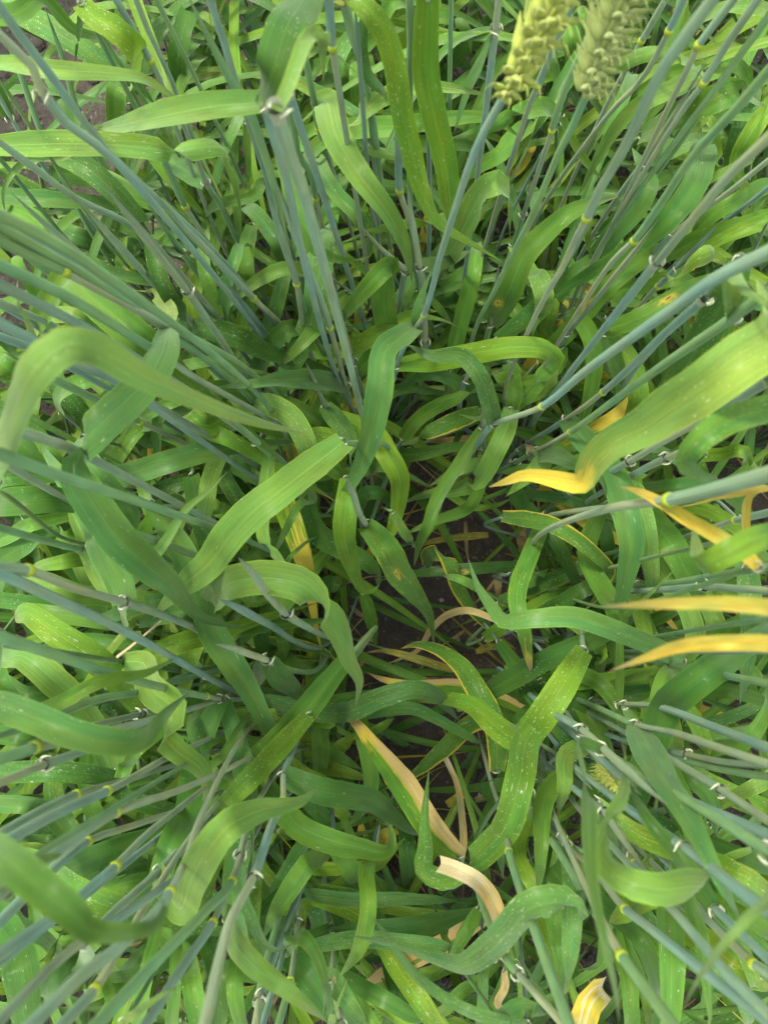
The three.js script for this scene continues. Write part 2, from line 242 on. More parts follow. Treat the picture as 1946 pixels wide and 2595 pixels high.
// ------------------------------------------------------------------ soil
const inPoly = (x, z, q) => { let c = false; for (let i = 0, j = q.length - 1; i < q.length; j = i++) if ((q[i][1] > z) !== (q[j][1] > z) && x < (q[j][0] - q[i][0]) * (z - q[i][1]) / (q[j][1] - q[i][1]) + q[i][0]) c = !c; return c; };
const openSoil = (x, z) => OPEN_SOIL.some((q) => inPoly(x * 1000, z * 1000, q));
const soilHeight = (x, z) => { const e = Math.exp(-(x * x + z * z) / 6); return (0.010 * perlin.noise(x * 6, 3.1, z * 6) + 0.007 * perlin.noise(x * 19, 8.2, z * 19) + 0.005 * Math.abs(perlin.noise(x * 47, 1.7, z * 47)) + 0.0025 * perlin.noise(x * 120, 5.5, z * 120)) * e - 0.006; };
{
  const N = 340, P = [], UV = [], I = [], warp = (k) => { const s = (k / N) * 2 - 1, a = Math.abs(s); return Math.sign(s) * (a < 0.8 ? a / 0.8 * 0.95 : 0.95 + Math.pow((a - 0.8) / 0.2, 3) * 40 + (a - 0.8) / 0.2 * 0.6); };
  for (let j = 0; j <= N; j++) for (let i = 0; i <= N; i++) { const x = warp(i), z = warp(j) - 0.15; P.push(x, soilHeight(x, z), z); UV.push(x / 0.45, z / 0.45); }
  for (let j = 0; j < N; j++) for (let i = 0; i < N; i++) { const a = j * (N + 1) + i, b = a + N + 1; I.push(a, b, a + 1, a + 1, b, b + 1); }
  const g = new THREE.BufferGeometry(); g.setAttribute('position', new THREE.Float32BufferAttribute(P, 3)); g.setAttribute('uv', new THREE.Float32BufferAttribute(UV, 2)); g.setIndex(I); g.computeVertexNormals();
  const soilTex = texture(1024, 1024, (u, v, c) => {
    const per = (f, o) => { const a = vn(u * f + o, v * f + o), b = vn((u - 1) * f + o, v * f + o); return lerp(a, b, smooth(0.85, 1, u)); };
    const k = 0.45 + 0.5 * per(9, 3) * 0.6 + 0.45 * per(40, 31) * 0.7 + 0.5 * per(140, 90) * 0.6, grit = smooth(0.86, 0.93, per(200, 17)) * 0.9 + smooth(0.9, 0.96, per(90, 60)) * 0.6;
    c[0] = lerp(0.027 * k, 0.135, grit * 0.7); c[1] = lerp(0.022 * k, 0.122, grit * 0.7); c[2] = lerp(0.0155 * k, 0.105, grit * 0.7);
  });
  const bump = texture(512, 512, (u, v, c) => { c[0] = 0.5 * vn(u * 60, v * 60) + 0.3 * vn(u * 130, v * 130 + 7) + 0.3 * vn(u * 250, v * 250); }, false);
  const ground = mesh('soil', g, new THREE.MeshStandardMaterial({ name: 'soil', map: soilTex, bumpMap: bump, bumpScale: 0.004, roughness: 0.95 }), scene);
  ground.userData = { kind: 'structure', label: 'dark brown crumbly field soil between the wheat rows', category: 'soil' };
}
{
  // crumbs and clods of the same soil, and pale grit, lying on it
  const r = rnd(77), bits = (n, size, col, seed, label, name) => {
    const g0 = new THREE.IcosahedronGeometry(1, 2), p = g0.attributes.position; for (let i = 0; i < p.count; i++) { const v = V().fromBufferAttribute(p, i), k = 0.8 + 0.35 * perlin.noise(v.x * 1.3 + seed, v.y * 1.3, v.z * 1.3) + 0.18 * perlin.noise(v.x * 4, v.y * 4 + seed, v.z * 4); p.setXYZ(i, v.x * k, v.y * k * 0.72, v.z * k); } g0.computeVertexNormals();
    const m = new THREE.InstancedMesh(g0, new THREE.MeshStandardMaterial({ name: 'clod', roughness: 0.95, map: texture(128, 128, (u, v, c) => { const k = 0.55 + 0.6 * vn(u * 40, v * 40) * 0.7 + 0.4 * vn(u * 12, v * 12); c[0] = col[0] * k; c[1] = col[1] * k; c[2] = col[2] * k; }) }), n), o = new THREE.Object3D(), q = new THREE.Color();
    for (let i = 0; i < n; i++) {
      const x = -0.85 + 1.6 * r(), z = -1.15 + 1.85 * r(), s = size * (0.25 + Math.pow(r(), 3) * 1.5); o.position.set(x, soilHeight(x, z) + s * 0.25, z); o.rotation.set(r() * 0.6, r() * 6, r() * 0.6); o.scale.set(s * (0.8 + 0.5 * r()), s, s * (0.8 + 0.5 * r())); o.updateMatrix(); m.setMatrixAt(i, o.matrix); const k = 0.75 + 0.5 * r(); m.setColorAt(i, q.setRGB(k, k, k));
    }
    m.name = name; m.castShadow = m.receiveShadow = true; m.userData = { kind: 'stuff', label, category: 'soil clods' }; scene.add(m);
  };
  bits(5200, 0.0062, [0.028, 0.022, 0.016], 3, 'loose brown soil crumbs and clods lying between the wheat plants', 'soil_clods');
  bits(900, 0.0022, [0.19, 0.17, 0.145], 9, 'pale grey grit and small stones scattered on the soil', 'soil_grit');
}

// ------------------------------------------------------------------ wheat plants
const PLANTS = [];
let cur = null, plantSeed = 100;
function P(x, z, note) { cur = { x: x / 1000, z: z / 1000, note, S: [], L: [], seed: plantSeed++ }; PLANTS.push(cur); }
const triples = (a) => { const o = []; for (let i = 0; i < a.length; i += 3) o.push(V(a[i] / 1000, a[i + 1] / 1000, a[i + 2] / 1000)); return o; };
function S(radius, ear, marks, a) { cur.S.push({ radius: radius / 1000, ear, marks, pts: triples(a) }); }
// joins: 1 at a collar, 2 anywhere on a stem, 0 on a shoot of its own, 3 low at the crown; ten more for a blade without a twist
function L(code, width, flip, joins, a) { cur.L.push({ code, width: width / 1000, flip, joins: joins % 10, plain: joins > 9, pts: triples(a) }); }
P(118,57,'very broad grey-green leaf running down from a white collar');
 S(2.08,1,'---c-n',[4,665,-10,4,617,-9,3,560,-8,2,490,-4,2,344,-4,0,98,0]);
 S(2.09,1,'--n--',[15,640,-12,16,568,-13,16,489,-14,14,401,-8,12,329,-4]);
 S(2.22,0,'-c--',[-39,623,-3,-37,532,-6,-38,438,-6,-37,353,-7]);
 S(2.23,0,'---',[-23,529,13,-20,330,8,-17,232,5]);
 S(2.25,0,'---',[-24,433,29,-19,278,24,-16,178,20]);
 S(2.08,1,'--c-',[36,591,2,33,536,9,31,485,13,29,444,17]);
 S(2.01,0,'----n--',[-21,691,23,-21,640,24,-23,593,25,-24,510,27,-25,437,28,-26,386,29,-28,297,31]);
 S(2.01,1,'----',[-18,712,7,-18,679,7,-18,654,7,-18,626,8]);
 S(2.03,1,'---n--',[1,668,13,-1,601,17,-3,550,19,-4,498,21,-6,445,24,-8,388,27]);
 S(2.04,1,'-c-',[12,644,15,13,586,13,13,550,12]);
 S(2.07,1,'---',[35,591,7,34,554,11,31,483,17]);
 S(2.23,2,'----',[-15,477,21,-12,409,16,-6,306,6,0,210,-6]);
 L('g',12.8,0,2,[2,295,-3,-8,360,-26,3,390,-21,14,390,-7,23,370,12,33,330,46]);
 L('b',16.8,0,11,[2,490,-4,-10,561,1,-18,609,5,-21,644,10,-22,665,17,-19,671,27,-9,660,43]);
 L('d',11.8,0,2,[2,295,-3,55,325,-15,92,360,-14,103,370,-14,129,360,-6,156,325,1,182,284,8]);
 L('g',5.8,0,2,[14,401,-8,10,440,-65,15,450,-72,25,460,-83,42,450,-97]);
 L('y',5.1,0,2,[12,329,-4,21,345,-17,31,380,-25,40,400,-32,45,400,-35,53,381,-38,61,355,-42]);
 L('d',9.9,0,2,[14,419,-9,22,425,12,42,460,32,50,460,40,61,440,61,72,410,80,82,374,99]);
 L('g',17.1,6,12,[-38,438,-6,-57,460,9,-64,490,21,-68,500,31,-72,490,50,-80,470,67,-93,450,85,-110,430,100,-120,430,95,-120,440,78,-120,450,56,-117,440,30]);
 L('g',6.3,0,12,[-39,587,-4,-51,600,-9,-62,660,-5,-68,700,0,-72,720,7,-73,730,14,-73,740,22,-71,740,32,-68,730,45]);
 L('d',15.1,0,2,[-18,271,6,-31,280,11,-43,280,20,-49,260,32]);
 L('tg',12.5,0,2,[-17,198,20,-76,200,-4,-133,230,-9,-155,230,-13,-175,200,-18]);
 L('gy',17.3,0,2,[-16,178,20,-75,180,31,-97,190,49,-123,180,73,-139,150,90]);
 L('d',10.0,0,2,[-23,402,28,-14,405,37,5,440,64,12,450,74,20,440,84,35,407,104,49,369,124]);
 L('d',8.6,0,2,[-22,371,27,-18,385,35,5,420,51,14,430,57,24,420,60,44,391,64,65,356,68]);
 L('g',13.9,0,12,[29,444,17,34,485,65,7,520,86,-5,560,95,-5,550,126,-5,517,152,-5,478,177]);
 L('p',9.8,7,12,[-21,640,24,-21,660,30,-36,690,23,-48,700,21,-57,700,19,-61,690,17,-61,680,14,-55,670,8,-45,650,2,-34,610,-7]);
 L('g',11.4,0,2,[-25,437,28,-47,460,43,-53,480,67,-53,460,100]);
 L('p',2.6,0,12,[-18,712,7,-40,760,5,-48,770,5,-53,770,10,-55,760,20,-55,740,38]);
 L('d',9.9,0,2,[-8,388,27,34,405,67,65,440,76,74,450,78,88,440,86,110,408,98,131,370,109]);
 L('g',10.5,0,2,[-3,268,1,25,285,-48,58,320,-64,68,330,-69,79,330,-76,102,295,-91,126,254,-106]);
 L('g',11.8,0,2,[-6,306,6,29,325,13,69,360,16,79,370,17,99,360,17,129,323,17,158,281,17]);
 L('p',12.2,0,2,[-13,423,17,-30,440,21,-35,460,35,-35,430,60]);
 L('t',6.5,0,10,[-58,300,-66,-80,300,-74,-98,270,-72,-114,220,-58,-125,170,-40,-144,120,-29,-172,80,-18]);
 L('gy',17.2,0,10,[-62,300,54,-63,320,27,-69,330,6,-79,330,-12,-89,320,-28,-106,300,-41,-125,280,-46,-141,250,-42]);
 L('y',17.6,0,10,[-16,440,-45,-32,460,-27,-45,460,-8,-55,440,9,-63,420,12,-74,400,5,-85,380,-4,-102,360,-7,-125,320,-1]);
 L('t',3.9,0,3,[-74,40,-58,-87,50,-49,-103,30,-40]);
 L('Yd',7.4,0,3,[-64,90,-35,-48,100,-41,-33,80,-36]);
 L('d',16.4,0,10,[-77,305,-3,-46,340,-25,-27,370,-38,-6,380,-48,17,360,-56,43,325,-66,70,283,-76]);
 L('d',13.2,0,0,[-55,265,-48,-29,300,-8,-24,310,1,-11,300,5,24,258,14,59,210,23]);
 L('g',13.5,0,0,[-52,300,-12,-40,300,-6,-30,280,7]);
 L('d',16.4,0,10,[-9,285,43,1,320,-4,6,330,-28,11,320,-43,22,278,-77,33,230,-112]);
 L('g',14.1,0,0,[-12,285,-31,10,320,11,17,320,24,26,300,41,44,258,72,62,210,103]);
P(-55,-202,'broad dark green leaf standing upright from a whitish collar');
 S(2.13,0,'c--',[-6,683,0,-6,636,1,-10,556,2]);
 S(1.63,2,'-----nc-n',[85,701,13,77,671,12,70,625,12,63,570,11,60,539,11,55,502,11,50,483,11,39,438,12,32,386,12]);
 S(2.29,0,'-n--',[-27,523,-24,-28,475,-24,-31,444,-23,-34,408,-21]);
 S(2.29,0,'--n-c--',[-10,568,0,-9,516,-1,-8,457,-1,-9,403,-1,-10,335,0,-11,287,0,-16,171,2]);
 S(2.31,0,'---c-',[-5,515,-16,-3,470,-16,-3,398,-16,-3,347,-16,-2,276,-16]);
 S(2.4,0,'-c-',[-23,400,26,-23,342,26,-24,318,26]);
 L('p',11.9,0,11,[-6,683,0,-23,682,0,-45,664,-11,-71,638,-27,-98,607,-47,-128,570,-74]);
 L('d',14.4,0,11,[-6,683,0,4,711,8,8,712,-6,10,694,-32,10,670,-62,10,645,-87,10,615,-112]);
 L('b',14.9,0,11,[50,483,11,42,511,28,32,528,45,30,526,64,27,515,75,22,493,86,9,452,102,-3,431,112,-17,400,118]);
 L('b',5.7,0,1,[50,483,11,50,492,8,55,504,-4,61,510,-16]);
 L('y',14.0,5,12,[36,417,12,67,460,24,91,480,27,110,490,28,127,490,29,140,470,28,147,430,26,140,370,26]);
 L('g',7.4,0,1,[50,483,11,40,383,-18,36,300,-31]);
 L('b',16.6,0,11,[-10,335,0,-22,423,25,-38,482,44,-48,509,55,-78,490,51]);
 L('d',12.4,0,2,[-14,217,1,20,240,-21,42,260,-21,63,260,-17,86,240,-22]);
 L('g',16.9,4,12,[-2,318,-16,24,360,-30,26,420,-35,31,470,-37,35,480,-36,25,490,-20,8,460,-16,-14,400,-19]);
 L('y',16.6,6,12,[-23,342,26,15,360,48,26,380,68,35,370,84,35,350,96,31,330,110,26,320,125,33,300,140,42,270,146]);
 L('b',14.5,0,2,[-23,365,26,1,380,62,0,390,76,2,380,86]);
 L('gy',14.7,0,0,[104,290,11,69,310,30,42,300,40,22,280,38]);
 L('t',5.8,0,3,[-16,80,25,2,90,24,16,80,27]);
 L('t',5.8,0,3,[-3,45,-10,-2,80,-4,0,90,20,-5,70,36,-7,54,40,-8,33,44]);
P(114,-48,'yellow-green leaf with a thin yellow tip bent sharply back');
 S(2.34,1,'--n--',[-25,753,7,-26,723,5,-28,688,2,-29,663,-1,-32,620,-6]);
 S(2.16,1,'-----',[47,590,18,47,527,17,46,422,16,45,324,11,39,121,-11]);
 S(2.19,0,'-c-',[36,585,28,35,536,24,35,499,23]);
 L('Y',3.8,0,2,[47,565,17,33,605,-12,28,640,-11,18,640,-9,13,620,-10,9,605,-10,5,584,-11]);
 L('y',11.1,0,2,[46,363,13,50,385,78,64,420,106,69,420,118,79,390,138,88,359,159,98,321,180]);
 L('p',14.9,0,12,[46,344,12,59,345,58,58,380,104,58,390,122,67,360,141,81,319,172,96,273,203]);
 L('Y',8.3,0,2,[40,162,-6,83,205,4,92,240,22,98,250,33,114,230,45,125,205,55,137,175,65]);
 L('g',11.4,0,2,[46,344,12,84,365,32,102,400,63,108,400,72,128,380,85,150,346,99,173,306,114]);
 L('Y',5.5,0,10,[-4,700,27,-9,700,22,-16,700,17,-22,690,10,-28,680,2,-33,670,-4,-36,650,-10]);
 L('gl',10.9,0,10,[-26,240,-13,-59,260,-9,-94,260,-7,-129,250,-4,-157,230,0]);
 L('g',6.4,0,0,[-73,400,19,-90,420,12,-105,400,7]);
 L('t',8.0,0,3,[-31,70,-18,-32,70,-2,-29,50,13]);
 L('y',7.0,0,10,[-10,730,18,-23,740,23,-31,740,27,-33,730,29,-27,710,23,-21,690,12]);
 L('d',13.5,0,0,[-42,300,0,-28,310,6,-10,300,-5]);
 L('Y',9.7,0,3,[10,65,-40,5,100,-14,3,110,0,2,90,19,2,61,39,2,27,59]);
 L('d',13.5,0,0,[-49,265,22,-7,300,4,6,310,-1,27,300,-10,58,260,-23,89,213,-36]);
 L('y',13.9,0,0,[-61,245,54,-21,280,28,-9,290,21,9,280,15,43,238,4,77,190,-7]);
 L('d',13.0,0,0,[-36,285,46,1,320,22,12,330,15,32,320,6,62,281,-8,91,235,-22]);
P(162,19,'grey-green leaf stretched level with a twisted pointed end');
 S(2.13,1,'---',[-4,588,5,-4,526,4,-4,478,3]);
 L('b',12.3,0,10,[8,420,1,-20,460,-9,-46,490,-17,-66,510,-23,-83,520,-27,-104,520,-26,-119,510,-25,-124,500,-33,-131,480,-47,-135,460,-65]);
 L('y',11.4,3,0,[-59,315,-37,-44,350,-21,-36,360,-11,-29,350,0,-23,310,16,-18,284,32,-13,253,47]);
 L('Y',4.3,0,10,[-62,740,-24,-76,750,-25,-86,750,-26,-98,750,-26,-107,740,-26,-113,730,-26]);
 L('Y',4.6,0,10,[-58,730,-14,-73,740,-16,-85,740,-16,-92,730,-15,-100,720,-11,-107,710,-7]);
 L('d',14.1,0,0,[-50,225,-12,-5,260,-3,14,270,0,37,260,-1,71,219,-3,106,172,-4]);
 L('d',17.3,0,10,[-67,285,22,-20,320,27,-5,330,28,13,330,20,46,288,5,79,240,-10]);
 L('g',12.3,0,0,[-61,305,23,-29,340,18,-2,350,14,27,350,12,52,317,10,77,279,8]);
P(-187,45,'pale dusty leaf folded back on itself in a sharp bend');
 S(2.15,1,'-----',[-9,607,-40,-8,517,-31,-8,421,-22,-5,276,-7,-3,219,1]);
 S(2.19,0,'-c-',[11,553,4,11,478,5,11,445,5]);
 S(2.29,0,'---',[13,448,-10,13,387,-14,12,359,-15]);
 S(2.07,1,'-c-',[24,657,12,24,621,11,24,598,11]);
 L('b',10.6,0,12,[-9,607,-40,21,660,-18,33,670,-17,50,680,-14,64,680,-9,75,670,-5,77,650,-4,74,630,-6,74,610,-11,73,580,-16]);
 L('p',16.3,4,12,[-8,460,-26,13,480,-26,38,530,-13,56,550,-4,51,550,8,55,540,17,62,520,29,59,490,47,43,450,70]);
 L('y',6.9,0,2,[-5,276,-7,23,305,-50,37,340,-58,52,360,-67,63,360,-70,75,338,-74,86,310,-78]);
 L('g',8.2,3,2,[11,471,5,17,500,28,24,530,29,23,530,35,28,510,37,37,480,41]);
 L('y',5.9,0,10,[3,600,-7,22,620,-12,37,630,-17,47,630,-23,52,620,-25,58,600,-26,62,570,-32]);
P(-72,-85,'yellow-blotched leaf lying along the bare dark soil');
 S(2.43,0,'--c-',[32,513,11,31,479,12,31,417,12,29,362,13]);
 L('eg',17.6,0,11,[31,417,12,46,443,31,53,402,44,63,348,56,74,291,71,79,234,96]);
 L('p',17.6,0,10,[25,513,-24,8,548,1,-2,572,17,-14,572,26,-27,564,37,-41,548,49,-63,517,58,-84,487,67,-105,450,77]);
 L('y',14.9,0,10,[19,430,-19,19,440,2,17,430,16,16,400,28,18,360,42,22,330,53,30,320,52,36,310,42]);
 L('gY',7.9,0,0,[20,280,22,30,300,15,40,290,8]);
 L('gy',14.1,2,0,[73,180,21,76,240,14,86,270,17,94,270,27,101,250,44,115,220,64,136,180,83,166,120,104]);
 L('t',8.0,0,3,[-33,55,3,-30,90,15,-25,90,32,-25,50,48,-25,30,57,-25,6,66]);
P(-118,80,'wide leaf ending in a curled sickle shape');
 S(2.17,1,'-----nc',[-26,701,-100,-27,646,-91,-27,578,-79,-25,481,-58,-21,401,-40,-17,349,-28,-10,207,-13]);
 S(2.02,1,'--n---',[-22,695,-11,-22,657,-12,-22,608,-11,-22,591,-11,-23,538,-12,-23,496,-12]);
 S(1.99,1,'---n--',[-3,724,-7,-3,711,-8,-4,683,-9,-4,643,-10,-2,580,-5,0,542,-3]);
 S(1.98,0,'---n---',[-7,696,14,-6,678,14,-7,655,14,-7,633,13,-9,594,11,-9,564,10,-10,534,10]);
 S(1.98,1,'---c--nc-',[59,735,22,54,702,19,51,678,17,49,634,16,47,607,14,44,574,11,41,527,9,34,488,3,32,466,1]);
 S(1.89,1,'----n--',[21,752,15,21,728,15,23,703,16,23,673,17,22,653,16,18,618,12,13,586,6]);
 L('b',15.1,0,11,[-10,207,-13,-19,305,-27,-27,376,-32,-30,430,-29,-32,456,-20,-27,461,-10,-25,440,5]);
 L('b',15.9,0,12,[-16,321,-25,40,340,-18,66,380,-24,85,400,-34,106,400,-40,122,380,-36,133,340,-23,146,290,-5]);
 L('g',10.1,0,2,[-14,293,-22,27,300,-20,47,310,-26,74,290,-32]);
 L('y',13.8,0,2,[-13,264,-19,15,280,-8,40,300,-5,52,290,4,65,270,7]);
 L('t',2.5,0,1,[-10,207,-13,14,257,-1,42,250,12]);
 L('g',6.8,0,2,[-12,236,-16,12,260,-31,25,270,-45,32,260,-53]);
 L('g',15.2,0,2,[-10,207,-13,25,220,27,45,220,38,58,200,49]);
 L('yl',14.6,0,2,[-10,207,-13,23,240,36,49,260,41,73,240,51]);
 L('g',8.3,0,12,[-3,724,-7,11,760,-28,27,780,-30,39,790,-28,46,790,-23,46,780,-16,53,780,-16,56,770,-14,55,760,-15,50,750,-13]);
 L('b',7.3,0,1,[49,634,16,32,557,27,15,490,29]);
 L('d',16.3,0,11,[34,488,3,54,492,10,70,469,18,82,438,27,93,401,44,105,367,62,113,330,75]);
 L('g',14.4,0,0,[22,245,-46,27,280,-2,28,280,13,24,250,38,18,210,71,12,165,103]);
 L('g',17.6,0,10,[59,383,-59,31,418,-21,22,445,-9,1,427,8,-27,385,30,-55,337,53]);
P(134,-100,'green leaf curling in a wide hook over dark soil');
 S(2.14,1,'-n-c-n-',[-8,677,9,-10,623,7,-12,581,5,-14,503,1,-17,439,-2,-23,310,-8,-24,237,-9]);
 S(2.31,0,'-c-',[11,432,16,4,365,5,0,303,0]);
 S(2.24,0,'-c-',[3,577,8,1,526,4,-1,485,2]);
 S(2.36,0,'--c-',[-27,435,19,-33,374,12,-37,331,8,-38,310,7]);
 L('p',14.0,0,12,[-16,452,-1,-6,460,4,-1,470,20,3,470,37,10,450,52,19,420,69,24,373,78]);
 L('g',9.3,0,12,[-8,677,9,-15,700,25,-30,710,31,-43,720,37,-50,720,42,-51,710,46,-40,690,47,-25,670,45]);
 L('g',9.4,0,2,[-21,362,-6,-54,360,-25,-63,360,-24,-76,340,-27]);
 L('g',6.8,0,2,[1,316,1,10,325,-3,25,360,-14,32,370,-19,33,350,-16,40,327,-4,46,297,8]);
 L('p',14.5,0,12,[5,379,7,24,385,36,32,420,71,36,440,88,39,440,104,38,410,122,38,376,148,38,335,175]);
 L('g',15.3,0,12,[3,353,4,-12,365,39,-7,400,74,-6,420,83,0,400,96,4,359,102,16,325,126,28,285,149]);
 L('y',9.8,0,2,[5,379,7,54,405,12,72,440,34,81,440,46,97,420,52,117,390,60,137,354,68]);
 L('gt',12.8,0,11,[-37,331,8,-53,371,37,-65,391,61,-69,399,71,-70,406,83,-66,403,98,-60,377,117,-53,340,134]);
 L('t',4.4,0,3,[-88,70,-25,-88,80,-2,-85,60,21]);
 L('gy',12.0,0,0,[-74,360,12,-58,390,19,-44,410,26,-28,410,36,-12,400,47,1,380,56,1,360,65,-3,340,76,-7,310,85]);
 L('t',10.9,0,3,[-27,120,-24,-31,130,-2,-32,110,22]);
P(-83,191,'long blue-green leaf with its tip curled into a small loop');
 S(2.0,1,'-c-',[1,561,-7,-2,534,-9,-3,518,-9]);
 S(2.01,1,'-n-c-',[6,530,9,3,474,8,-2,426,6,-12,347,1,-19,285,-3]);
 S(2.01,1,'---',[-5,514,15,-9,441,13,-12,397,12]);
 S(2.03,1,'--c-',[32,469,32,22,423,29,14,356,27,6,324,25]);
 S(2.01,1,'-c-',[2,561,-7,-2,538,-9,-6,503,-11]);
 L('d',10.3,0,2,[-6,395,4,-56,405,6,-86,440,16,-102,440,21,-121,430,27,-143,398,35,-166,360,42]);
 L('bd',9.6,0,1,[-12,347,1,8,371,-5,32,384,-7,59,377,-6,92,359,0,123,320,15]);
 L('g',9.9,0,2,[-13,335,0,42,360,3,53,370,15,65,340,37]);
 L('yl',12.9,0,2,[-12,347,1,36,365,11,66,400,35,76,410,44,89,390,70,102,354,95,115,312,121]);
 L('d',7.5,0,2,[-16,310,-1,17,345,19,17,380,32,17,380,53,12,360,78,11,340,88,9,314,97]);
 L('y',10.1,0,2,[-18,298,-2,39,320,-11,52,340,-23,66,330,-36]);
 L('d',7.8,0,2,[-16,310,-1,-40,365,13,-28,400,31,-22,410,41,-28,400,59,-32,375,74,-37,344,89]);
 L('d',16.9,0,11,[14,356,27,43,381,15,69,376,14,97,352,15,129,310,19]);
 L('g',11.5,2,2,[11,343,26,-12,400,19,2,460,-11,13,480,-16,19,470,-1,21,450,23,14,410,55]);
 L('y',4.1,0,2,[32,469,32,28,480,29,35,510,3,40,510,-9]);
 L('eb',14.3,0,12,[22,423,29,25,440,22,36,460,26,47,450,43]);
 L('tg',17.6,0,10,[104,389,-39,91,412,-55,80,420,-71,70,412,-85,57,389,-97,45,373,-108,32,357,-121,15,333,-129]);
 L('g',16.5,0,10,[-23,420,-87,-9,440,-79,5,450,-70,23,450,-63,42,440,-56,55,430,-51,60,420,-54,58,420,-65,52,410,-64]);
 L('Ys',12.4,0,0,[16,140,9,22,140,0,27,120,-5]);
 L('g',14.1,0,0,[17,380,-41,29,380,-27,32,350,-6]);
 L('d',13.0,0,0,[-14,320,-61,-1,320,-50,10,300,-33]);
 L('yl',12.3,0,0,[-8,220,-38,4,220,-29,13,200,-20]);
P(104,-208,'broad pale leaf with a narrow yellow-orange twisted tip');
 S(1.6,2,'--------',[-41,682,4,-42,670,4,-45,645,3,-49,597,2,-56,536,0,-60,500,-1,-66,455,-2,-69,411,-2]);
 S(1.91,1,'-----n---',[-24,756,34,-28,731,32,-29,705,32,-30,683,31,-32,662,30,-33,638,30,-34,617,29,-35,590,29,-38,555,28]);
 S(1.93,1,'----n--',[19,701,11,16,675,9,12,644,6,10,606,5,7,567,4,3,545,2,0,504,0]);
 S(1.99,1,'---c-',[0,737,61,-3,714,59,-5,685,58,-7,647,56,-9,614,55]);
 S(2.33,0,'-c-',[-53,418,-27,-52,387,-26,-53,365,-27]);
 S(2.38,0,'-c-',[-69,400,16,-72,381,16,-74,357,16]);
 S(2.4,0,'--c',[-60,388,56,-52,295,59,-42,207,62]);
 S(2.07,1,'-----n-c-',[-8,750,104,-13,727,100,-17,697,97,-22,658,93,-29,604,88,-38,531,83,-52,485,77,-59,463,74,-63,430,73]);
 S(2.17,0,'c--nc--',[18,630,65,15,581,62,13,543,61,9,476,58,1,391,52,-15,265,42,-22,198,39]);
 S(2.1,1,'----nc-',[14,700,93,11,665,91,8,621,87,3,561,83,-6,442,75,-19,343,67,-30,266,61]);
 S(2.18,0,'-n-c--',[28,547,3,27,524,2,25,479,1,22,428,-1,17,361,-3,13,300,-6]);
 S(2.23,0,'--c-',[21,485,-20,15,419,-23,10,364,-26,8,320,-27]);
 S(2.25,0,'---',[-5,463,-43,-10,402,-45,-13,366,-46]);
 L('e',17.6,0,11,[-52,387,-26,-47,473,-15,-40,490,-28,-26,498,-40,-14,506,-47,4,496,-60,27,468,-80]);
 L('p',14.5,0,2,[-53,313,58,-55,340,77,-67,360,79,-81,360,85,-101,330,90]);
 L('y',9.6,3,2,[-55,332,58,-52,340,52,-45,350,49,-29,330,47]);
 L('g',10.4,0,2,[-60,388,56,-96,380,111,-102,380,129,-108,360,139,-114,320,156]);
 L('g',11.4,0,2,[-50,277,60,-66,300,102,-97,320,118,-128,300,128]);
 L('b',11.3,0,1,[-59,463,74,-66,498,66,-74,525,59,-82,523,50,-98,505,43,-116,470,21]);
 L('p',4.9,0,1,[-59,463,74,-62,464,68,-66,442,65,-80,420,55]);
 L('d',16.2,0,2,[-21,211,39,-52,260,7,-64,310,6,-78,330,1,-96,330,-5,-116,320,-4,-133,290,-4]);
 L('b',17.6,0,11,[1,391,52,4,440,81,11,466,103,17,472,120,20,476,140,24,469,155,25,451,170,26,431,184,26,409,198,39,373,205]);
 L('gY',11.2,0,2,[-16,251,42,10,265,47,39,300,36,53,320,31,70,310,15,86,278,-2,103,240,-19]);
 L('d',13.9,0,2,[-16,251,42,27,265,72,43,300,116,48,300,132,52,280,147,61,239,181,70,191,215]);
 L('py',15.7,0,12,[14,700,93,6,720,117,-11,730,129,-17,720,133,-21,700,134,-24,680,135,-31,660,136,-35,640,139,-36,620,144,-46,610,140,-57,600,136,-65,590,137,-72,570,136]);
 L('d',15.0,0,11,[-19,343,67,-13,418,86,-7,465,103,4,480,114,10,470,126]);
 L('p',6.6,0,12,[12,672,91,1,700,87,-7,730,106,-6,740,115,2,730,116]);
 L('p',13.6,0,2,[-16,363,69,-15,380,81,-31,400,98,-44,380,108]);
 L('t',7.4,0,1,[-19,343,67,-1,187,7,10,70,-38]);
 L('b',9.6,0,2,[-27,282,62,-18,305,91,7,340,103,16,340,107,37,320,110,58,290,113,80,254,117]);
 L('d',13.0,0,2,[-25,297,64,-28,305,91,-7,340,128,1,340,141,13,320,157,32,281,183,51,237,208]);
 L('y',16.0,0,2,[14,312,-5,-26,320,2,-44,340,0,-58,330,-13]);
 L('g',13.7,0,2,[14,312,-5,-29,320,19,-40,330,33,-42,310,42]);
 L('e',14.5,0,11,[22,428,-1,42,449,-2,68,450,-16,95,430,-34,124,401,-54,153,365,-73]);
 L('g',13.4,0,1,[22,428,-1,46,365,1,71,300,4]);
 L('g',15.7,0,2,[9,337,-26,3,340,-9,-15,350,10,-25,330,22]);
 L('p',14.8,4,0,[-38,380,41,-45,400,63,-52,400,78,-59,380,90,-65,360,95,-84,330,94,-106,310,94,-127,280,97]);
 L('y',7.1,0,0,[-84,260,84,-61,250,95,-38,250,93,-22,240,84]);
 L('t',7.7,0,3,[-46,90,-12,-76,100,-6,-106,80,-9]);
 L('g',11.5,0,0,[-22,265,26,10,300,53,20,300,61,27,290,52,47,252,28,67,208,4]);
P(0,-334,'kinked hanging leaf whose end turns sideways');
 L('y',10.8,0,10,[-27,680,81,-22,680,87,-16,670,88,-12,650,87,-9,620,92,-5,600,98,0,570,101,9,540,102,29,520,105,49,500,107]);
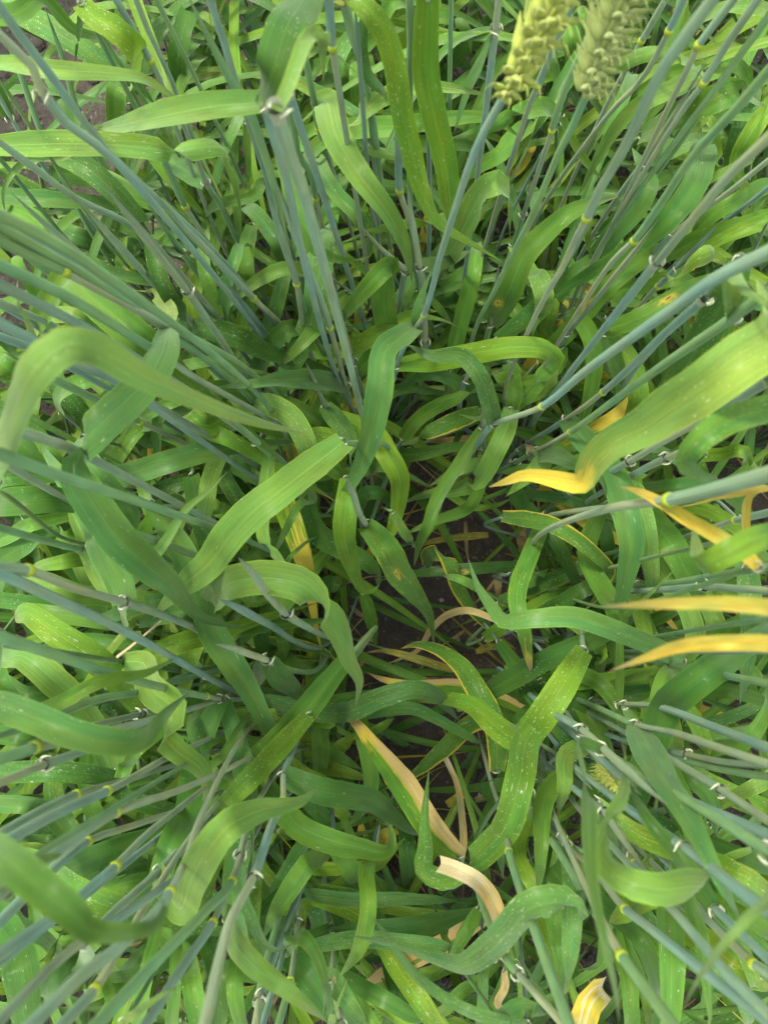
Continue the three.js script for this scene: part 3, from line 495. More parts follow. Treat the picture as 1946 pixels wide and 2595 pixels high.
 L('y',13.4,7,10,[3,660,64,2,640,68,2,620,70,6,600,77,12,570,83,16,530,82,17,490,70,2,480,67,-30,460,61,-66,430,57]);
 L('g',6.0,0,0,[6,380,77,14,370,82,23,350,85]);
P(-256,-345,'twisted pale leaf whose end folds over and hangs down');
 S(1.98,0,'--',[1,512,1,-5,482,6]);
 S(1.98,1,'---',[-26,489,-6,-29,463,-4,-30,422,-3]);
 S(2.01,0,'---',[26,505,-7,23,493,-6,21,475,-4]);
 L('g',12.9,0,12,[-27,484,-5,-25,525,-19,-2,560,-13,25,570,-6,32,560,-24,35,525,-34,41,497,-51,48,464,-68]);
 L('g',14.8,0,2,[-30,422,-3,13,420,3,34,420,15,56,420,26,74,400,36,81,370,48,85,324,55]);
 L('p',5.3,0,2,[23,486,-5,24,500,36,20,520,52,19,540,67,17,550,81,7,540,86,-8,510,85]);
 L('pw',8.2,0,10,[42,620,67,50,620,67,77,620,72,100,610,67,111,600,62,118,580,56,127,550,47]);
 L('p',13.2,4,10,[2,550,63,16,560,70,58,570,77,89,570,79,116,560,77,135,540,61,128,490,38,124,450,35,121,420,41]);
 L('d',16.4,0,10,[47,385,112,82,420,127,108,450,138,127,450,144,140,420,143,169,384,141,197,342,139]);
 L('yl',15.9,0,0,[69,315,137,66,350,89,66,360,80,68,360,63,74,318,28,80,270,-8]);
P(-147,31,'large pale speckled leaf arching over beside the bare soil');
 S(2.17,1,'-n-c--n--',[3,701,-52,3,680,-53,2,641,-49,2,585,-45,2,509,-38,1,404,-25,2,318,-14,3,273,-10,5,180,4]);
 S(2.15,1,'----n-',[4,700,-30,4,661,-23,5,603,-12,7,521,1,9,463,9,11,416,15]);
 S(2.09,1,'-n--',[8,701,10,7,674,10,8,664,10,8,641,11]);
 S(2.17,0,'----',[-14,617,5,-15,572,2,-15,514,3,-15,488,2]);
 L('b',17.6,0,11,[2,585,-45,-3,582,-56,-20,559,-73,-46,518,-96,-85,480,-129,-124,436,-163]);
 L('p',17.6,6,12,[1,425,-27,7,451,-46,30,518,-52,49,561,-56,70,577,-57,85,577,-54,95,561,-45,101,535,-31,103,501,-15,106,467,0,99,425,20]);
 L('g',12.1,0,1,[2,585,-45,-56,433,-35,-96,330,-21]);
 L('g',9.2,0,2,[4,217,-2,30,245,24,35,280,50,37,280,63,35,260,79,33,231,99,31,197,119]);
 L('g',14.8,0,2,[4,236,-4,15,240,-9,34,250,-2,49,240,-6]);
 L('d',15.7,0,12,[11,435,13,1,445,41,5,480,76,6,510,84,1,510,100,-15,480,128,-28,446,151,-41,406,174]);
 L('b',14.0,0,12,[11,425,14,32,445,66,35,480,106,36,490,122,34,460,151,31,423,181,28,380,211]);
 L('g',10.7,0,0,[13,225,-61,18,260,-26,20,260,-15,10,240,-5,-7,206,15,-25,166,35]);
P(122,117,'smooth blue-green leaf sagging in a wide curve to a yellow tip');
 S(2.11,0,'---nc-',[-50,580,3,-50,569,3,-50,491,3,-52,397,4,-37,308,-6,-28,265,-14]);
 S(1.85,1,'---n-c-',[-25,713,-7,-30,663,-3,-35,615,0,-37,593,2,-38,534,3,-42,484,5,-42,364,6]);
 S(1.92,1,'--n--',[-54,717,-8,-55,686,-7,-56,667,-7,-56,650,-7,-55,625,-7]);
 S(1.98,1,'----n--',[-79,695,3,-79,640,3,-79,609,3,-79,572,3,-78,506,2,-76,480,2,-73,444,0]);
 S(1.91,1,'----',[0,655,0,0,604,0,0,566,0,0,540,0]);
 S(1.89,1,'----',[18,609,25,19,560,25,19,505,25,19,468,25]);
 S(1.86,1,'-----',[-29,723,-13,-30,686,-12,-30,665,-13,-30,633,-13,-30,610,-12]);
 S(2.02,0,'-c-',[-74,591,40,-80,562,42,-84,541,43]);
 S(2.11,0,'-n--',[-6,511,11,-7,491,11,-5,447,10,-5,412,9]);
 S(2.08,0,'---',[8,515,11,9,491,10,9,462,9]);
 S(1.9,1,'-n--',[3,647,7,1,632,8,1,609,9,1,583,9]);
 S(2.17,0,'-c-',[-33,562,-25,-32,537,-26,-33,512,-25]);
 L('b',13.8,1,12,[-50,580,3,-62,610,-4,-71,620,-9,-80,620,-7,-87,600,9,-94,570,29,-106,540,48,-120,510,56,-138,490,58,-171,460,63]);
 L('b',9.4,0,2,[-40,326,-4,-72,360,24,-72,380,34,-68,360,60]);
 L('yl',11.4,0,2,[-52,397,4,-65,420,23,-57,440,39,-41,420,75]);
 L('y',10.6,0,2,[-46,361,0,-59,385,43,-49,420,64,-43,430,78,-34,400,111,-30,374,128,-26,341,145]);
 L('d',11.5,0,12,[-51,435,3,-46,465,26,-21,500,35,-15,530,37,-3,510,65,5,482,83,13,447,101]);
 L('d',11.2,0,1,[-37,308,-6,-54,377,13,-63,400,33]);
 L('d',10.9,0,1,[-37,308,-6,-31,352,-3,-27,360,9]);
 L('b',11.4,0,11,[-42,484,5,-48,530,12,-52,543,33,-51,520,65]);
 L('g',9.5,0,2,[-42,460,6,-48,460,53,-47,470,68,-42,450,97]);
 L('y',9.4,0,2,[-42,412,6,-18,425,39,4,460,57,11,470,63,22,460,82,33,430,100,43,395,118]);
 L('g',9.8,0,2,[-42,388,6,-23,405,38,-8,440,64,-2,450,75,6,440,92,15,409,113,24,372,133]);
 L('d',8.8,0,12,[0,597,0,-8,600,-12,-24,630,-31,-34,630,-42,-35,600,-53]);
 L('g',7.4,0,2,[0,545,0,-5,565,-12,-12,600,-6,-17,630,0,-15,630,30,-15,612,37,-14,588,44]);
 L('y',13.5,0,12,[19,491,25,-6,500,27,-19,520,27,-25,500,41]);
 L('d',17.6,0,12,[-5,447,10,6,460,-27,13,495,-73,15,523,-86,25,533,-96,49,505,-104,82,463,-116,115,416,-127]);
 L('d',9.5,0,2,[-6,474,10,-4,485,13,19,520,9,25,540,8,49,530,21,65,503,30,81,470,38]);
 L('g',9.2,0,2,[-5,433,9,27,445,29,50,480,47,58,480,53,72,470,66,88,439,81,105,403,96]);
 L('g',9.1,0,2,[-5,433,9,-12,445,49,-10,480,80,-10,480,89,-7,470,104,-3,439,127,1,401,150]);
 L('b',8.7,0,2,[-5,440,10,7,465,51,29,500,65,41,500,72,50,490,89,60,462,106,69,428,123]);
 L('g',6.8,0,2,[-6,482,11,-24,480,58,-26,480,68,-35,460,80]);
 L('yl',10.5,0,12,[-32,517,-26,-14,525,-13,17,560,-7,22,570,-6,42,550,8,61,518,21,81,481,34]);
 L('g',9.6,0,1,[-32,537,-26,-18,484,5,-1,440,30]);
 L('d',12.5,0,0,[-44,305,-72,-19,340,-41,-9,340,-29,3,320,-12,20,283,13,37,240,37]);
 L('d',14.1,0,0,[-71,180,36,-58,190,27,-41,180,22]);
P(-127,-133,'big bluish leaf that bends double below its white collar');
 S(2.05,1,'---',[0,744,9,2,730,6,6,701,2]);
 S(2.06,1,'---',[-21,711,-7,-18,688,-10,-15,667,-13]);
 S(2.1,0,'-n-c--',[-21,694,-6,-17,669,-10,-12,633,-15,-4,582,-22,2,548,-27,13,474,-35]);
 S(2.1,1,'---',[-16,715,17,-13,683,13,-9,643,9]);
 S(2.12,1,'----',[-17,710,29,-15,671,26,-11,618,21,-10,571,20]);
 S(2.33,0,'---',[-23,522,6,-20,468,3,-18,423,0]);
 S(2.37,0,'-c-',[11,511,9,14,452,6,17,397,4]);
 S(2.39,0,'---',[19,487,13,23,359,9,35,201,0]);
 L('b',14.3,5,11,[-4,582,-22,12,634,12,14,656,32,8,668,47,-1,670,57,-9,661,61,-10,663,71,-3,664,82,5,656,96,10,637,105,8,598,111,3,559,118,3,520,126,14,470,131]);
 L('yl',11.1,0,1,[-4,582,-22,-28,519,-61,-62,455,-100,-102,390,-133]);
 L('g',9.3,0,2,[25,327,7,76,340,4,97,360,6,115,360,13,132,340,18]);
 L('g',6.6,0,2,[25,327,7,43,385,36,38,420,45,30,420,61,18,390,71,12,372,75,6,348,80]);
 L('d',17.3,4,12,[25,327,7,38,340,51,62,360,69,79,360,78,90,340,89,87,310,97]);
 L('p',9.7,0,2,[20,436,11,22,460,73,32,470,85,42,480,94,50,480,98]);
 L('gY',17.2,0,10,[-4,325,-8,15,360,30,24,370,49,30,360,70,30,320,87,30,281,119,31,237,151]);
P(-155,106,'creased pale leaf with a long dipping point');
 S(1.99,0,'--n--',[4,661,-7,3,644,-9,1,596,-12,4,552,-8,9,475,-1]);
 S(2.03,1,'--n-',[-5,659,-31,-6,629,-32,-6,595,-32,-5,552,-29]);
 S(1.92,1,'---',[3,668,10,3,638,10,3,618,10]);
 S(2.09,0,'---',[18,585,15,18,557,15,18,533,14]);
 L('p',13.9,0,12,[18,548,15,39,580,21,56,620,-3,71,650,-23,80,660,-34,83,650,-35,87,630,-34,91,610,-31,97,590,-29,101,560,-30]);
 L('y',9.5,3,0,[2,365,-45,13,400,-47,37,420,-50,54,420,-50,52,390,-36,51,371,-28,50,346,-19]);
 L('y',13.5,0,10,[75,425,-50,56,460,-27,47,480,-17,35,470,-5,20,440,14,7,410,31,-7,374,48]);
P(-198,-52,'thin pale leaf with a white pointed tip');
 S(2.18,1,'-c-',[5,614,-24,3,544,-18,1,504,-14]);
 S(2.18,1,'---',[-5,599,3,-5,555,4,-5,502,4]);
 L('d',14.0,0,11,[3,544,-18,2,571,-16,-11,577,-14,-40,550,-17,-79,518,-21,-119,480,-25]);
 L('p',6.9,0,12,[-5,513,4,23,540,29,37,550,27,52,560,17,61,560,6,71,560,-11,80,550,-23,85,530,-38]);
 L('g',9.1,0,0,[32,325,4,56,360,22,66,370,30,72,360,27,92,329,18,113,292,8]);
P(-135,199,'speckled light leaf slanting down with a rounded shoulder');
 L('p',12.4,0,10,[27,520,-48,47,580,-57,64,610,-59,77,620,-56,85,610,-45,91,590,-30]);
 L('y',3.0,0,0,[26,660,-61,46,680,-79,54,670,-80]);
P(-57,248,'bright yellow-green leaf hanging straight with a fine tip');
 L('y',10.2,0,10,[19,420,-102,19,450,-99,21,460,-90,19,450,-73,13,430,-51,-5,380,-13]);
 L('Ys',13.8,0,0,[-1,130,-41,17,140,-47,34,120,-46]);
 L('d',15.8,0,0,[34,125,-102,36,160,-63,37,180,-43,39,140,-3,39,104,26,40,62,55]);
P(-231,-119,'huge pale arching leaf with a long yellow tip');
 S(2.32,0,'-n--',[5,352,36,8,284,29,12,223,19,15,168,12]);
 L('pw',9.5,0,10,[72,680,66,98,720,62,124,760,61,140,780,57,146,780,52,149,770,49,151,750,48,154,710,43,163,660,37,177,600,28]);
 L('b',12.0,0,0,[6,465,-8,24,500,12,34,500,24,39,480,36,37,450,43,31,421,63,26,386,82]);
 L('d',17.6,0,10,[34,318,-11,55,353,33,64,363,52,58,343,64,41,301,96,24,253,127]);
P(57,266,'dry straw-yellow leaf with a blunt torn end');
 L('b',4.9,0,0,[-12,560,-88,-20,570,-93,-38,580,-101,-53,570,-104,-67,550,-107,-77,530,-112,-88,500,-112]);
 L('T',13.2,0,10,[-7,340,-31,-10,400,-69,-17,450,-100,-26,480,-122,-37,500,-135,-50,490,-137]);
 L('T',6.5,0,0,[-30,300,-89,-30,320,-111,-31,310,-127,-33,290,-142,-41,260,-158]);
 L('g',8.1,0,0,[-24,400,-84,-34,410,-71,-45,380,-42]);
 L('d',10.7,0,0,[-39,220,-20,-19,220,-30,-6,200,-28]);
 L('Ys',9.3,0,3,[-37,100,-87,-27,110,-95,-10,100,-108]);
 L('d',8.2,0,0,[-26,560,-89,-16,580,-104,-3,560,-92]);
P(12,309,'straw-yellow leaf with a green streak slanting below green blades');
 L('Yg',15.5,0,10,[35,260,-73,4,280,-62,-28,260,-38,-56,230,-13,-85,190,21]);
 L('y',5.3,0,0,[-1,345,-80,-8,380,-81,-20,390,-81,-32,370,-68,-35,353,-64,-39,331,-60]);
 L('y',5.3,0,0,[-4,325,-91,4,360,-87,17,360,-81,22,340,-68,25,322,-62,27,298,-55]);
P(141,335,'cream and yellow striped dying leaf');
 L('Yw',16.7,0,10,[-50,440,-94,-55,480,-122,-53,490,-135,-42,470,-133]);
P(-98,5,'');
 S(2.4,0,'--c-',[21,588,-26,20,574,-24,18,507,-15,18,440,-9]);
 S(2.38,0,'---',[0,524,-15,0,443,-7,0,390,0]);
 S(2.36,0,'-c-',[1,524,7,2,480,12,3,440,18]);
 L('g',10.5,0,1,[18,507,-15,5,386,-15,-4,300,-6]);
 L('d',15.7,0,11,[2,480,12,4,436,27,7,377,43,9,320,59]);
 L('d',13.2,0,1,[2,480,12,-28,364,29,-51,280,45]);
 L('g',12.8,0,0,[36,180,-43,41,160,-22,45,110,11]);
 L('Yd',8.1,0,0,[125,140,34,89,170,22,58,170,14,32,140,17]);
 L('t',7.8,0,3,[23,80,8,35,90,1,42,70,11]);
 L('t',5.2,0,3,[10,50,-35,22,60,-25,31,40,-20]);
 L('t',7.8,0,3,[81,80,37,90,90,46,112,60,46]);
 L('t',5.1,0,3,[22,60,6,25,60,29,21,50,44]);
P(-126,-63,'');
 S(2.19,0,'---',[-20,690,-8,-18,649,-11,-18,618,-11]);
 S(2.17,1,'---',[3,739,12,3,699,11,4,674,10]);
 S(2.34,0,'----',[-18,540,15,-18,455,16,-18,344,17,-19,282,19]);
 L('g',4.6,0,2,[-18,319,18,15,345,18,23,380,12,29,390,7,35,380,-1,39,361,-8,44,337,-14]);
 L('t',4.6,0,3,[11,100,-31,15,100,-10,15,70,13]);
 L('t',5.1,0,3,[20,100,-24,23,100,-6,24,60,16]);
 L('d',15.8,0,0,[25,200,17,41,210,18,51,200,16]);
 L('g',14.1,0,0,[46,305,-7,20,340,33,13,350,43,-2,330,52,-32,288,71,-63,240,90]);
P(-56,-140,'');
 S(2.14,0,'c----',[15,757,-6,15,740,-6,16,719,-6,16,684,-6,16,661,-6]);
 S(2.08,1,'---n---n',[-82,726,22,-77,687,16,-72,639,12,-69,597,8,-67,568,6,-54,454,-5,-40,338,-14,-17,152,-27]);
 L('p',5.3,3,1,[15,757,-6,18,754,-17,21,753,-28,23,744,-42,22,719,-63,15,667,-99,6,600,-137]);
 L('g',10.4,0,2,[-48,408,-9,-74,445,-25,-92,480,-12,-106,490,-2,-120,480,1,-136,460,0,-152,434,-1,-169,402,-2]);
 L('ey',14.1,4,12,[-43,361,-12,-77,400,-17,-83,440,-6,-91,460,4,-101,460,-5,-94,450,3,-76,450,11,-58,430,20,-41,420,29,-25,400,36,-13,370,41]);
 L('g',13.3,0,2,[-21,189,-24,34,220,-29,53,240,-26,83,240,-32,109,230,-36,141,200,-40]);
 L('g',17.2,0,12,[-43,361,-12,-29,370,1,-14,380,18,0,360,26]);
 L('d',12.2,0,0,[1,320,38,7,330,28,19,330,28,28,300,37]);
 L('g',14.4,0,0,[59,260,48,66,280,32,71,280,21]);
 L('p',6.9,0,0,[32,400,54,40,390,67,49,360,77]);
 L('Yd',7.8,0,3,[126,90,33,90,100,37,64,90,40,31,70,47]);
P(-104,127,'');
 S(1.93,1,'---n--',[12,724,-19,13,684,-18,15,637,-17,16,592,-16,7,524,-24,3,471,-28]);
 S(1.96,1,'--n--',[7,673,6,6,627,5,6,585,4,3,549,2,0,514,0]);
 S(1.86,1,'--c-',[-12,734,-23,-13,706,-24,-12,682,-24,-11,668,-23]);
 S(1.91,1,'-n---',[-9,700,-7,-9,679,-7,-11,657,-9,-12,642,-10,-14,626,-12]);
 L('b',5.5,0,2,[13,565,-19,14,560,1,18,560,10,21,540,29,26,530,36,32,510,39]);
 L('b',9.2,0,1,[-12,682,-24,-73,538,42,-122,440,94]);
 L('b',10.9,0,0,[49,290,-58,71,320,-65,93,330,-67,112,320,-58,140,300,-41,176,260,-21]);
 L('g',12.8,0,0,[50,330,-62,56,350,-48,60,350,-30,61,340,-15,57,320,1,49,290,19,32,250,43]);
 L('y',8.4,0,0,[50,220,-33,62,230,-41,74,220,-48]);
 L('d',6.4,0,0,[64,140,-21,78,140,-15,94,120,-7]);
 L('yl',12.9,0,0,[14,180,-8,21,190,-18,35,180,-26]);
 L('yl',12.3,0,0,[-14,300,-23,8,310,-12,30,290,-3]);
 L('y',4.7,0,0,[5,460,2,9,460,-3,14,460,-8]);
P(-184,-17,'');
 S(2.31,0,'-c---',[-6,454,-22,-7,408,-20,-8,269,-11,-9,141,-6,-10,43,1]);
 L('p',13.6,0,12,[-7,352,-17,-16,385,-6,-47,420,-8,-49,450,-8,-61,460,-14,-86,440,-20,-109,409,-25,-132,371,-31]);
 L('gy',15.3,0,2,[-9,192,-8,24,220,26,62,240,28,88,230,35,99,200,46]);
 L('d',14.8,0,0,[47,225,-37,38,260,11,36,260,25,43,240,37,61,198,68,80,150,100]);
P(178,-70,'');
 S(2.17,1,'-n-c-',[3,548,8,2,503,6,2,429,5,2,390,5,0,324,1]);
 L('p',13.4,0,2,[1,351,3,14,365,10,18,400,50,20,410,63,22,380,86,25,343,116,28,300,146]);
 L('g',13.8,0,1,[2,390,5,13,407,18,29,390,29,74,351,59,119,305,90]);
 L('gY',8.4,0,0,[-53,185,-5,-31,220,10,-23,220,16,-15,200,22,1,172,33,17,138,45]);
 L('Y',13.2,0,0,[-40,145,-9,1,180,16,8,180,21,16,170,23,51,128,33,85,80,44]);
P(212,-8,'');
 L('d',13.5,0,0,[-77,245,-14,-41,280,2,-24,300,10,4,290,14,33,254,18,62,211,22]);
P(164,-141,'');
 L('Y',13.2,0,0,[-44,145,-10,-12,180,25,-4,190,35,7,180,38,42,138,49,76,90,59]);
P(-198,109,'');
 L('p',15.3,3,10,[81,345,-37,54,380,-48,50,420,-50,43,420,-44,41,400,-33,46,370,-31,67,340,-24,87,304,-17]);
 L('g',5.6,0,0,[49,425,-17,61,460,-25,70,460,-32,76,450,-46,80,429,-55,84,403,-65]);
 L('y',2.5,0,0,[87,750,-46,91,750,-47,92,740,-47,89,720,-43]);
P(227,55,'');
 L('g',10.4,0,0,[-52,385,-38,-64,420,-32,-80,450,-25,-85,450,-10,-78,420,8,-75,400,17,-71,374,26]);
P(-147,-188,'');
 S(2.14,0,'---',[-18,634,18,-12,588,12,-9,545,9]);
 S(2.22,0,'-c-',[18,608,6,19,564,5,19,542,5]);
 S(2.29,0,'-n-',[-20,483,-6,-18,454,-8,-10,385,-14]);
 L('g',4.5,0,2,[-19,465,-7,-24,500,31,-35,520,35,-53,510,27]);
 L('d',8.6,0,2,[-10,385,-14,-26,405,20,-37,440,38,-43,430,47,-53,400,55,-66,375,64,-78,344,73]);
 L('b',9.1,0,2,[-10,385,-14,-8,405,-27,5,440,-40,12,460,-48,20,470,-61,20,460,-76,19,437,-89,18,407,-103]);
 L('p',17.0,0,12,[-12,399,-13,17,420,22,42,450,35,59,460,47,68,460,63,68,440,74,59,400,82,46,360,94]);
P(-192,-145,'');
 S(2.13,1,'---',[-6,620,9,-3,587,5,-2,558,2]);
 S(2.24,0,'-n-c-',[7,566,18,10,479,12,14,397,7,15,301,6,19,153,2]);
 S(2.31,0,'-nc-',[-3,462,56,-2,405,55,9,287,34,13,234,28]);
 L('p',4.0,0,2,[-3,587,5,5,600,12,15,630,8,21,650,7,20,650,-3]);
 L('p',9.2,0,2,[14,378,7,17,425,-30,27,460,-29,56,480,-27,67,470,-28,72,440,-34,77,422,-39,82,398,-44]);
 L('d',14.0,0,1,[15,301,6,38,336,36,50,330,52,77,296,87,104,255,123]);
 L('y',12.9,4,2,[15,272,5,66,305,-19,96,340,-13,116,360,-8,126,360,-1,123,330,8,115,299,29,107,262,50]);
 L('y',10.8,0,2,[-2,405,55,-12,415,79,-27,450,98,-28,470,99,-34,480,102,-60,460,103,-78,433,104,-96,400,104]);
 L('b',17.6,0,12,[-2,416,55,27,429,93,54,464,133,65,481,149,75,481,163,80,456,180,88,414,215,97,366,250]);
 L('g',10.3,0,2,[10,276,33,-7,305,37,-10,340,67,-13,340,86,-22,320,97,-37,289,114,-51,252,131]);
 L('p',13.9,0,0,[31,345,-13,28,380,32,27,380,43,15,350,57,-7,310,83,-29,263,108]);
 L('d',14.0,0,0,[3,285,-8,48,320,10,61,320,16,78,300,16,114,258,16,150,210,17]);
 L('g',13.0,0,0,[83,305,47,39,340,52,34,360,52,21,350,45,-8,310,30,-38,265,15]);
P(-40,-243,'');
 S(2.14,0,'-----',[-38,639,12,-37,632,12,-37,610,12,-38,570,12,-43,500,14]);
 S(2.13,0,'c--',[-23,618,-11,-22,595,-11,-21,579,-11]);
 S(2.02,1,'-n-',[1,661,-24,-1,631,-23,-1,620,-23]);
 S(2.25,0,'-n-c-',[-87,532,22,-77,450,16,-66,379,11,-55,274,6,-49,214,4]);
 S(2.3,0,'-c-',[36,516,15,38,488,15,39,470,15]);
 S(2.36,0,'-c-',[41,411,20,41,374,20,41,350,20]);
 S(2.32,0,'-c-',[23,428,-17,27,420,-17,25,403,-17]);
 L('y',13.9,0,2,[-62,337,9,-43,340,15,-10,370,20,11,380,12,29,380,3,54,370,2,82,330,0]);
 L('gY',12.0,0,2,[-53,262,6,-62,265,42,-73,300,81,-76,290,91,-79,270,99,-90,233,128,-101,189,156]);
 L('b',13.5,0,2,[-55,274,6,-28,285,-2,9,320,-18,20,350,-23,32,350,-42,47,313,-68,63,270,-93]);
 L('g',8.2,0,2,[-52,250,5,-54,265,21,-45,300,34,-38,280,46,-34,250,51,-26,228,60,-19,200,69]);
 L('g',10.8,0,1,[38,488,15,58,441,-13,77,400,-42]);
 L('g',12.2,0,0,[22,320,84,35,350,76,51,370,71,71,380,66,110,360,48]);
 L('gY',11.3,0,0,[1,215,-7,-11,250,11,-25,250,31,-38,240,42,-62,220,41,-78,195,40,-94,163,38]);
P(-253,32,'');
 S(2.26,0,'---',[21,384,-9,22,334,-6,22,291,-6]);
 L('g',12.2,0,2,[22,317,-6,58,325,-16,96,360,-29,113,380,-34,122,370,-36,152,333,-39,182,290,-43]);
 L('g',11.7,0,2,[22,300,-6,53,305,-31,90,340,-52,102,350,-59,105,350,-69,112,311,-100,119,267,-131]);
 L('y',15.4,0,10,[18,385,4,62,420,-15,83,430,-24,97,410,-29,131,368,-43,164,320,-56]);
 L('y',11.3,0,0,[51,325,33,69,360,-2,75,370,-14,76,360,-25,76,324,-54,76,281,-84]);
P(114,234,'');
 S(2.6,0,'--c-',[-57,160,-109,-53,190,-90,-49,220,-77,-40,140,-49]);
 L('t',7.2,0,3,[-63,80,-55,-47,90,-62,-26,80,-53]);
 L('y',8.5,0,0,[-37,420,-66,-35,430,-76,-30,420,-81]);
P(-137,-226,'');
 S(1.86,1,'-------',[-12,721,7,-11,694,7,-10,674,6,-10,648,6,-4,599,2,3,558,-2,12,492,-7]);
 S(1.89,1,'--c---',[-4,732,28,-2,717,26,-4,705,28,-3,684,27,2,665,24,6,624,21]);
 S(2.23,0,'--c-',[-14,538,8,-11,480,6,-9,439,5,-9,397,4]);
 S(2.2,0,'---',[-34,545,10,-32,496,9,-28,420,6]);
 S(2.33,0,'---',[12,428,-2,15,378,-4,19,346,-6]);
 L('g',9.8,0,1,[-9,439,5,-11,449,-6,-14,460,-19,-19,450,-38,-26,423,-67,-34,391,-95]);
 L('g',11.9,0,0,[-2,265,11,28,300,31,44,300,43,56,280,51,79,245,66,102,204,81]);
P(189,-192,'');
 S(2.13,1,'---',[22,493,16,14,412,8,11,347,4]);
 L('d',15.7,0,10,[-48,620,28,-49,610,37,-48,580,43,-48,540,51,-50,500,59,-46,440,73]);
P(-108,252,'');
 L('g',12.0,1,0,[40,400,-105,34,460,-112,25,460,-99,12,440,-78,-4,400,-46]);
 L('d',13.9,0,0,[-6,225,-68,10,260,-25,16,260,-10,10,240,11,2,199,44,-6,152,78]);
 L('t',4.9,0,3,[1,70,-10,8,80,-2,8,50,18]);
 L('Yd',7.0,0,3,[34,85,-35,32,120,-21,28,120,-3,20,100,12,15,79,21,10,52,31]);
P(258,-96,'');
 L('g',16.5,0,10,[-106,385,-18,-101,420,20,-98,450,41,-88,440,54,-72,410,70,-52,374,90,-32,332,111]);
 L('d',14.4,0,0,[-96,325,30,-49,360,23,-35,370,20,-14,360,23,22,318,27,58,270,31]);
P(-284,-21,'');
 L('b',12.2,0,0,[28,345,11,66,380,3,85,390,-1,95,370,-3,123,334,-9,151,292,-15]);
 L('b',12.3,0,0,[57,345,14,92,380,9,107,390,7,106,360,20,103,326,47,100,285,74]);
P(28,-288,'');
 S(2.03,1,'---',[-33,649,13,-33,624,13,-34,606,13]);
 S(2.01,1,'-c-',[9,622,-10,9,605,-10,9,599,-10]);
 S(2.2,0,'-n--c',[-41,561,22,-42,517,22,-38,489,22,-30,422,22,-30,412,22]);
 S(1.97,1,'---n-c-',[60,626,-4,53,586,-6,49,538,-7,49,528,-7,48,505,-7,44,431,-8,42,387,-9]);
 S(2.04,0,'-n--',[44,579,-24,39,544,-25,37,532,-25,35,508,-26]);
 L('b',15.0,0,11,[9,605,-10,6,537,-43,2,450,-82,-3,380,-107]);
 L('p',13.5,4,2,[42,387,-9,52,400,21,54,430,40,57,430,53,60,400,54,59,370,52,61,340,48]);
 L('gt',9.6,0,0,[-17,140,34,-27,150,39,-40,140,34]);
P(133,-265,'');
 S(1.9,1,'-n--',[3,639,-11,-1,618,-12,-1,604,-12,-1,583,-13]);
 S(1.88,1,'--n--',[8,653,1,6,627,-1,5,606,-1,3,593,-2,1,571,-3]);
 S(1.88,1,'----',[14,651,6,12,628,4,11,612,4,8,590,2]);
 S(2.18,0,'-n--',[40,450,19,37,416,17,34,376,15,30,320,12]);
 L('y',7.9,0,2,[40,450,19,42,505,42,26,540,53,19,530,57,20,500,51,23,476,37,25,446,23]);
 L('g',15.9,0,0,[-60,320,41,-60,340,75,-62,320,93]);
P(-155,261,'');
 L('g',8.5,0,0,[35,385,-103,41,420,-86,45,440,-74,47,420,-53,48,397,-39,49,368,-26]);
 L('d',13.6,0,0,[14,245,-23,39,280,-64,46,280,-76,53,280,-86,72,238,-117,92,190,-147]);
 L('d',11.9,0,0,[7,265,-57,35,300,-31,44,300,-23,54,280,-4,67,244,22,80,202,47]);
 L('t',7.3,0,3,[16,45,-43,14,80,-28,12,90,-16,6,70,4,2,48,15,-1,21,26]);
P(-220,218,'');
 L('g',10.9,0,0,[47,365,-40,56,400,-76,60,420,-89,65,420,-96,81,385,-118,97,344,-141]);
 L('g',8.9,0,0,[78,385,-74,75,420,-50,73,420,-38,64,400,-18,56,373,-2,49,340,15]);
 L('g',5.5,0,0,[69,405,-65,73,440,-73,82,460,-92,83,460,-103,84,442,-109,85,418,-116]);
P(267,-163,'');
 L('d',8.8,0,0,[-56,385,58,-72,420,61,-98,430,65,-110,400,61,-122,378,57,-133,350,54]);
 L('d',6.5,0,0,[-54,365,30,-68,400,33,-84,400,36,-94,380,34,-104,359,31,-115,332,28]);
P(-243,-200,'');
 S(2.11,1,'-n-',[-3,545,11,3,485,3,6,428,-1]);
 S(2.12,1,'---',[-10,524,6,-8,482,3,-6,413,1]);
 L('g',17.6,0,12,[-8,490,4,32,533,-7,64,568,22,84,581,39,94,581,48,98,568,50,100,531,52,126,492,71,152,447,90]);
P(-172,-265,'');
 S(2.05,0,'----',[-36,581,18,-31,547,14,-18,499,4,-14,450,2]);
 S(2.15,0,'-n-',[12,516,-23,10,474,-22,11,451,-22]);
 S(2.15,0,'---',[-24,554,52,-20,487,49,-16,439,45]);
 S(2.26,0,'-n-',[1,397,-19,8,306,-23,14,243,-27]);
 S(2.24,0,'---',[4,456,3,5,414,2,6,378,2]);
 L('d',10.6,0,2,[4,456,3,4,485,17,7,520,32,11,520,50,15,510,60,16,490,61,11,460,62,-1,438,62,-12,411,63]);
P(-310,73,'');
 L('d',9.5,0,0,[45,285,-32,73,320,-15,83,330,-9,88,320,-1,100,288,19,113,250,40]);
P(316,-37,'');
 L('b',13.8,0,10,[-104,425,-39,-115,460,-5,-122,480,15,-112,450,39,-102,416,64,-92,375,89]);
 L('g',11.6,0,0,[-63,405,14,-99,440,27,-115,440,33,-117,420,39,-129,384,65,-141,342,91]);
P(251,197,'');
 L('y',4.3,0,0,[-92,445,-61,-86,480,-67,-80,490,-74,-68,480,-74,-62,463,-74,-56,440,-74]);
 L('g',12.5,0,10,[-78,445,-79,-116,480,-71,-129,500,-68,-131,480,-56,-136,444,-28,-140,402,1]);
